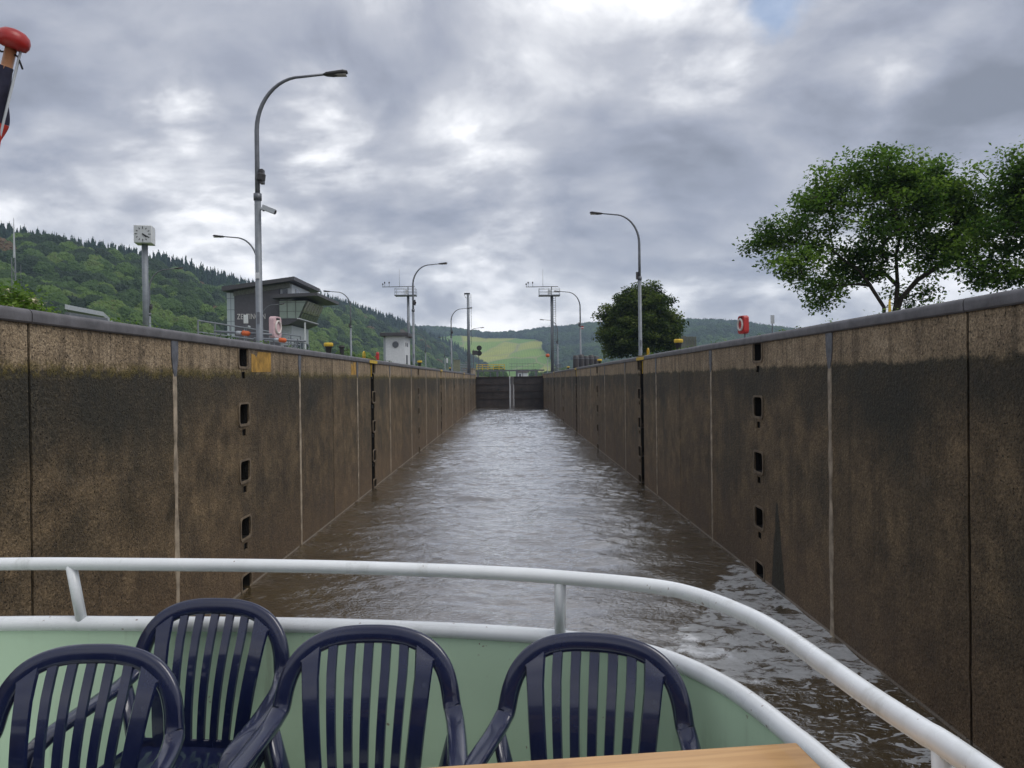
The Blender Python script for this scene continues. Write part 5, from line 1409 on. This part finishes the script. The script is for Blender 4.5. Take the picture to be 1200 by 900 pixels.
def make_chair():
    """front faces -Y (towards the camera); origin on the deck under the seat"""
    root = empty('garden_chair')
    top, arm = .845, .615
    # back plane leans: y as function of z
    def by(z): return .20 + (z - .42) * .30
    # hoop + arms, one moulded loop
    pts = []; ups = []
    half = [(0, top), (.07, top - .003), (.13, top - .016), (.18, top - .042), (.218, top - .085), (.238, top - .135), (.248, top - .19)]
    def arm_pts(s):
        return [(s * .254, by(.62) - .005, .640), (s * .264, by(.60) - .05, .622), (s * .276, .10, .612), (s * .284, 0, .607), (s * .286, -.10, .603), (s * .283, -.17, .590), (s * .281, -.205, .555), (s * .280, -.215, .50)]
    L_ = [Vector(p) for p in reversed(arm_pts(-1))] + [Vector((-x, by(z), z)) for x, z in reversed(half[1:])]
    R_ = [Vector((x, by(z), z)) for x, z in half] + [Vector(p) for p in arm_pts(1)]
    loop = L_ + R_
    loop = spline(loop, 4)
    ups = []
    for p in loop:
        # thin direction: for the hoop it faces the sitter, for the arms it is up
        f = min(1, max(0, (.20 - p.y) / .10 + .0)); f = 1 - min(1, max(0, (p.z - .60) / .09)) if p.y > .0 else 1
        fr = Vector((0, -.96, .29)); upv = Vector((0, 0, 1)) if p.z > .58 or p.y > 0 else Vector((0, -.7, .7))
        if p.z < .56: upv = Vector((0, -1, .1))
        ups.append((fr * (1 - f) + upv * f).normalized())
    m = MB(); m.tube(loop, 1.0, 16, prof=(.015, .0265, .62), up=ups); hoop = m.build('hoop_armrest', NAVY, root, smooth=True)
    # slats
    xs = [(-.165, .050), (-.105, .029), (-.0525, .029), (0, .029), (.0525, .029), (.105, .029), (.165, .050)]
    def hz(x):
        x = abs(x)
        for (x0, z0_), (x1, z1_) in zip(half[:-1], half[1:]):
            if x0 <= x <= x1: return z0_ + (z1_ - z0_) * (x - x0) / (x1 - x0)
        return half[-1][1]
    m = MB()
    for x, w_ in xs:
        zt_ = hz(max(0, abs(x) - w_ * .5)) - .002
        k = 9; a_ = []; outer = w_ > .04; sg = 1 if x > 0 else -1
        for side_ in (1, -1):
            ring = []
        sec = []
        for i in range(k + 1):
            f = i / k; z = .43 + (zt_ - .43) * f
            fan = .80 + .20 * min(1, f * 1.25)
            xc = x * fan; ww = w_ * (.92 + .12 * f)
            if outer and f > .8: ww *= 1 + (f - .8) * 1.2; xc += sg * (f - .8) * .03
            yb = by(z) - .028 * math.sin(math.pi * min(1, f)) * (1 - .25 * (x / .17) ** 2) + .012 * (x / .17) ** 2 * -1
            sec.append((xc, yb, z, ww))
        vs = []
        for xc, yb, z, ww in sec:
            for dx, dy in ((-.5, .004), (-.42, -.0045), (.42, -.0045), (.5, .004), (.3, .006), (-.3, .006)):
                xv = xc + dx * ww; zv = min(z, hz(min(abs(xv), .247)) - .004)
                vs.append((xv, yb - by(z) + by(zv) + dy, zv))
        fs = [(i * 6 + q, i * 6 + (q + 1) % 6, (i + 1) * 6 + (q + 1) % 6, (i + 1) * 6 + q) for i in range(k) for q in range(6)]
        fs += [tuple(range(6)), tuple(k * 6 + q for q in range(6))]
        m.add(vs, fs)
    # lower cross bar of the back
    m.tube([(-.20, by(.43) - .005, .435), (0, by(.43) + .005, .43), (.20, by(.43) - .005, .435)], 1.0, 10, prof=(.02, .008, .7), up=(0, 0, 1))
    m.build('backrest', NAVY, root, autos=True)
    # seat: slightly dished, with drain slots modelled as raised ribs
    m = MB(); nx, ny = 26, 16; vs = []; fs = []
    for j in range(ny + 1):
        f = j / ny; y = -.24 + .45 * f
        hw = .245 - .045 * f
        for i in range(nx + 1):
            u_ = i / nx * 2 - 1
            z = .432 - .012 * (1 - u_ * u_) * math.sin(math.pi * min(1, f * .9 + .05)) + (.004 if (i // 2) % 2 == 0 and .08 < f < .92 else 0)
            if f < .12: z -= (.12 - f) * .25
            if abs(u_) > .9: z -= (abs(u_) - .9) * .15
            vs.append((u_ * hw, y, z))
    T_ = len(vs); vs += [(x, y, z - .006) for x, y, z in vs[:T_]]
    W = nx + 1
    for j in range(ny):
        for i in range(nx):
            a = j * W + i; fs.append((a, a + 1, a + W + 1, a + W)); fs.append((T_ + a, T_ + a + W, T_ + a + W + 1, T_ + a + 1))
    for i in range(nx): fs.append((i, T_ + i, T_ + i + 1, i + 1)); a = ny * W + i; fs.append((a, a + 1, T_ + a + 1, T_ + a))
    for j in range(ny): a = j * W; fs.append((a, a + W, T_ + a + W, T_ + a)); a = j * W + nx; fs.append((a, T_ + a, T_ + a + W, a + W))
    m.add(vs, fs); m.tube([(-.24, -.235, .41), (0, -.25, .405), (.24, -.235, .41)], 1.0, 8, prof=(.022, .006, .7), up=(0, 0, 1))
    m.build('seat', NAVY, root, autos=True)
    for s in (-1, 1):
        m = MB(); m.tube([(s * .286, -.213, .52), (s * .275, -.225, .38), (s * .285, -.255, 0)], [1.05, 1.1, .75], 12, prof=(.012, .028, .6), up=(s, -.4, 0)); m.build('leg', NAVY, root, smooth=True)
        m = MB(); m.tube([(s * .262, .215, .63), (s * .215, .20, .44), (s * .235, .27, .2), (s * .25, .315, 0)], [.8, 1.1, 1.0, .75], 12, prof=(.012, .028, .6), up=(s, .4, 0)); m.build('leg', NAVY, root, smooth=True)
        m = MB(); m.tube([(s * .278, -.20, .40), (s * .245, .0, .415), (s * .215, .19, .42)], 1.0, 8, prof=(.02, .007, .7), up=(0, 0, 1)); m.build('side_rail', NAVY, root, smooth=True)
    return root
ch = make_chair()
GC = 'navy plastic armchairs on the boat deck'
ZTOP = ZD + .845
def place_chair(o, px, py, rz, label):
    # (px, py): where the top of the hoop is seen; top of hoop is .33 m behind the origin
    q = PZ(px, py, ZTOP + .012); d = .20 + .425 * .30
    o.location = (q.x + math.sin(rz) * d, q.y - math.cos(rz) * d, ZD); o.rotation_euler = (0, 0, rz); tag(o, label, 'chair', GC)
place_chair(ch, 433, 738, R(0), 'middle navy plastic armchair of the three nearest, left of the rail post')
place_chair(copy_tree(ch), 697, 748, R(-13), 'navy plastic armchair on the right, its back just below the middle rail post')
place_chair(copy_tree(ch), 110, 761, R(0), 'navy plastic armchair at the bottom left corner of the picture')
place_chair(copy_tree(ch), 254, 706, R(-5), 'navy plastic armchair set behind the corner one, its seat showing')

# ------------------------------------------------------------------ table
ZTB = EYE - .79
c0 = PZ(933, 869.5, ZTB); c1 = PZ(480, 900, ZTB); c2 = PZ(964.5, 900, ZTB)
ux = (c1 - c0).normalized(); uy = Vector((-ux.y, ux.x, 0)); uy = uy if uy.y < 0 else -uy
def wood_mat():
    m = bpy.data.materials.new('beech_table_top'); m.use_nodes = True; t = NT(m.node_tree); b = m.node_tree.nodes['Principled BSDF']
    c = t.node('ShaderNodeTexCoord').outputs['Object']
    st = t.noise(t.vmath('MULTIPLY', c, (2.2, 26, 10)), 1.3, 7, .6, .6).outputs[0]
    bl = t.noise(c, 3.2, 4, .6).outputs[0]
    col = t.ramp(st, [(.3, (.42, .225, .080)), (.55, (.56, .32, .125)), (.75, (.64, .40, .18))])
    col = t.mix(t.math('MULTIPLY', t.sstep(bl, .5, .7), .45), col, (.30, .155, .062))
    t.put(b.inputs['Base Color'], col); t.put(b.inputs['Roughness'], t.math('MULTIPLY_ADD', st, .2, .28)); b.inputs['Coat Weight'].default_value = .25
    return m
ang = math.atan2(-ux.y, -ux.x)
tb = empty('deck_table', (c0.x, c0.y, ZD), ang); tag(tb, 'light wooden table top corner at the bottom edge of the picture', 'table')
hT = ZTB - ZD
top_ = MB().box((-.62, -.37, hT - .0145), (1.24, .74, .029)).build('table_top', wood_mat(), tb, bevel=.004)
for x_ in (-.12, -1.12):
    for y_ in (-.12, -.62): MB().tube([(x_, y_, 0), (x_, y_, hT - .03)], .018, 10).build('leg', M_GALVD, tb, smooth=True)

# ------------------------------------------------------------------ flag staff
kn = P(15.5, 47, 2.62); far = P(-25, 210, 2.66)
dv = (kn - far).normalized()
base = kn - dv * ((kn.z - ZH) / dv.z + .25)
# foot: carried on by a bracket standing on the cap rail
fs_ = empty('flag_staff', (base.x, base.y, base.z)); tag(fs_, 'leaning wooden flag staff with red knob at the upper left corner', 'flag staff')
def rl(p): return tuple(Vector(p) - base)
tip = kn - dv * .0
MB().tube([rl(base), rl(kn - dv * .02)], [.021, .0185], 14).build('staff', mat('varnished_wood', (.42, .20, .10), .4, var=.3, vscale=20), fs_, smooth=True)
MB().lathe([(.026, -.030), (.044, -.026), (.052, -.012), (.053, .004), (.047, .020), (.032, .032), (.012, .037)], rl(kn), 20, tuple(dv)).build('knob', mat('red_knob_paint', (.36, .022, .020), .35, var=.2, vscale=14), fs_, smooth=True)
side = Vector((1, 0, 0)); side = (side - dv * side.dot(dv)).normalized()
MB().tube([rl(kn + side * .034 - dv * .03), rl(kn + side * .036 - dv * .5), rl(kn + side * .030 - dv * 1.2), rl(base + side * .02)], .0045, 8).build('halyard_rod', M_PALE, fs_, smooth=True)
for s_, e_ in ((1, .055), (-1, .08)):
    MB().tube([rl(kn - dv * .04), rl(kn + side * s_ * .03 - dv * .05), rl(kn + side * s_ * e_ - dv * (.085 if s_ > 0 else .03))], .0035, 6).build('cord_end', M_BLACK, fs_, smooth=True)
MB().tube([rl(near(cs, base)), rl(near(hs, base)), rl(base)], .022, 10).build('bracket', M_RAILW, fs_, smooth=True)
# furled flag: wrapped cloth
def cloth(name, d0, d1, mt_, parent, r0=.033):
    vs = []; fsx = []; n_, s_ = 30, 22
    for i in range(n_ + 1):
        f = i / n_; dd = d0 + (d1 - d0) * f; c = kn - dv * dd - side * (.004 + .008 * min(1, (dd - .09) * 3)); fw = dv.cross(side)
        for k in range(s_):
            an = 2 * math.pi * k / s_
            grow = min(1.35, .72 + (dd - .08) * 3.0)
            r = r0 * grow * (1 + .16 * math.sin(an * 3 + dd * 22) + .10 * math.sin(an * 5 - dd * 31 + 1))
            vs.append(rl(c + side * math.cos(an) * r + fw * math.sin(an) * r))
    for i in range(n_):
        for k in range(s_): l = (k + 1) % s_; fsx.append((i * s_ + k, i * s_ + l, (i + 1) * s_ + l, (i + 1) * s_ + k))
    o = MB().add(vs, fsx).build(name, mt_, parent, smooth=True); return o
M_NAVYC = mat('navy_cloth', (.022, .022, .048), .85, var=.3, vscale=30); M_REDC = mat('red_cloth', (.50, .035, .02), .8, var=.2, vscale=30)
fl = empty('furled_flag', tuple(base)); tag(fl, 'flag furled tightly round the staff, dark navy above and red below', 'flag')
cloth('dark_band', .095, .285, M_NAVYC, fl); cloth('red_band', .286, .54, M_REDC, fl); cloth('gold_band', .541, .85, M_OCHRE, fl)

# weeds rooted in the joints along both copings
rs_ = np.random.RandomState(8); cen = []
for k in range(90):
    sd_ = rs_.rand() < .55; y_ = 7 + 60 * rs_.rand() ** 1.6
    cen.append(((XL - .70 - .12 * rs_.rand()) if sd_ else (XR + .70 + .12 * rs_.rand()), y_ + .3 * rs_.normal(), ZC + .05 + .06 * rs_.rand()))
Vw, Fw, Tw = leaf_cloud(np.array(cen), None, 30, .075, .07, rs_, .9)
tag(np_mesh('weeds', Vw, Fw, M_LEAF, attrs={'tint': Tw}), 'small green weeds in the joint behind the copings', 'weeds', kind='stuff')

# ------------------------------------------------------------------ haze
m = MB(); m.box2((-3200, -320, .9 - 2.6), (3200, 3300, 420)); hz_o = m.build('haze', None); tag(hz_o, kind='stuff')
hm = bpy.data.materials.new('air_haze'); hm.use_nodes = True; t = NT(hm.node_tree); hm.node_tree.nodes.clear()
pv_ = t.node('ShaderNodeVolumePrincipled'); pv_.inputs['Color'].default_value = (.58, .75, 1.0, 1); pv_.inputs['Density'].default_value = .00024; pv_.inputs['Anisotropy'].default_value = 0.0
mo = t.node('ShaderNodeOutputMaterial'); t.l.new(pv_.outputs[0], mo.inputs['Volume']); hz_o.data.materials.append(hm)
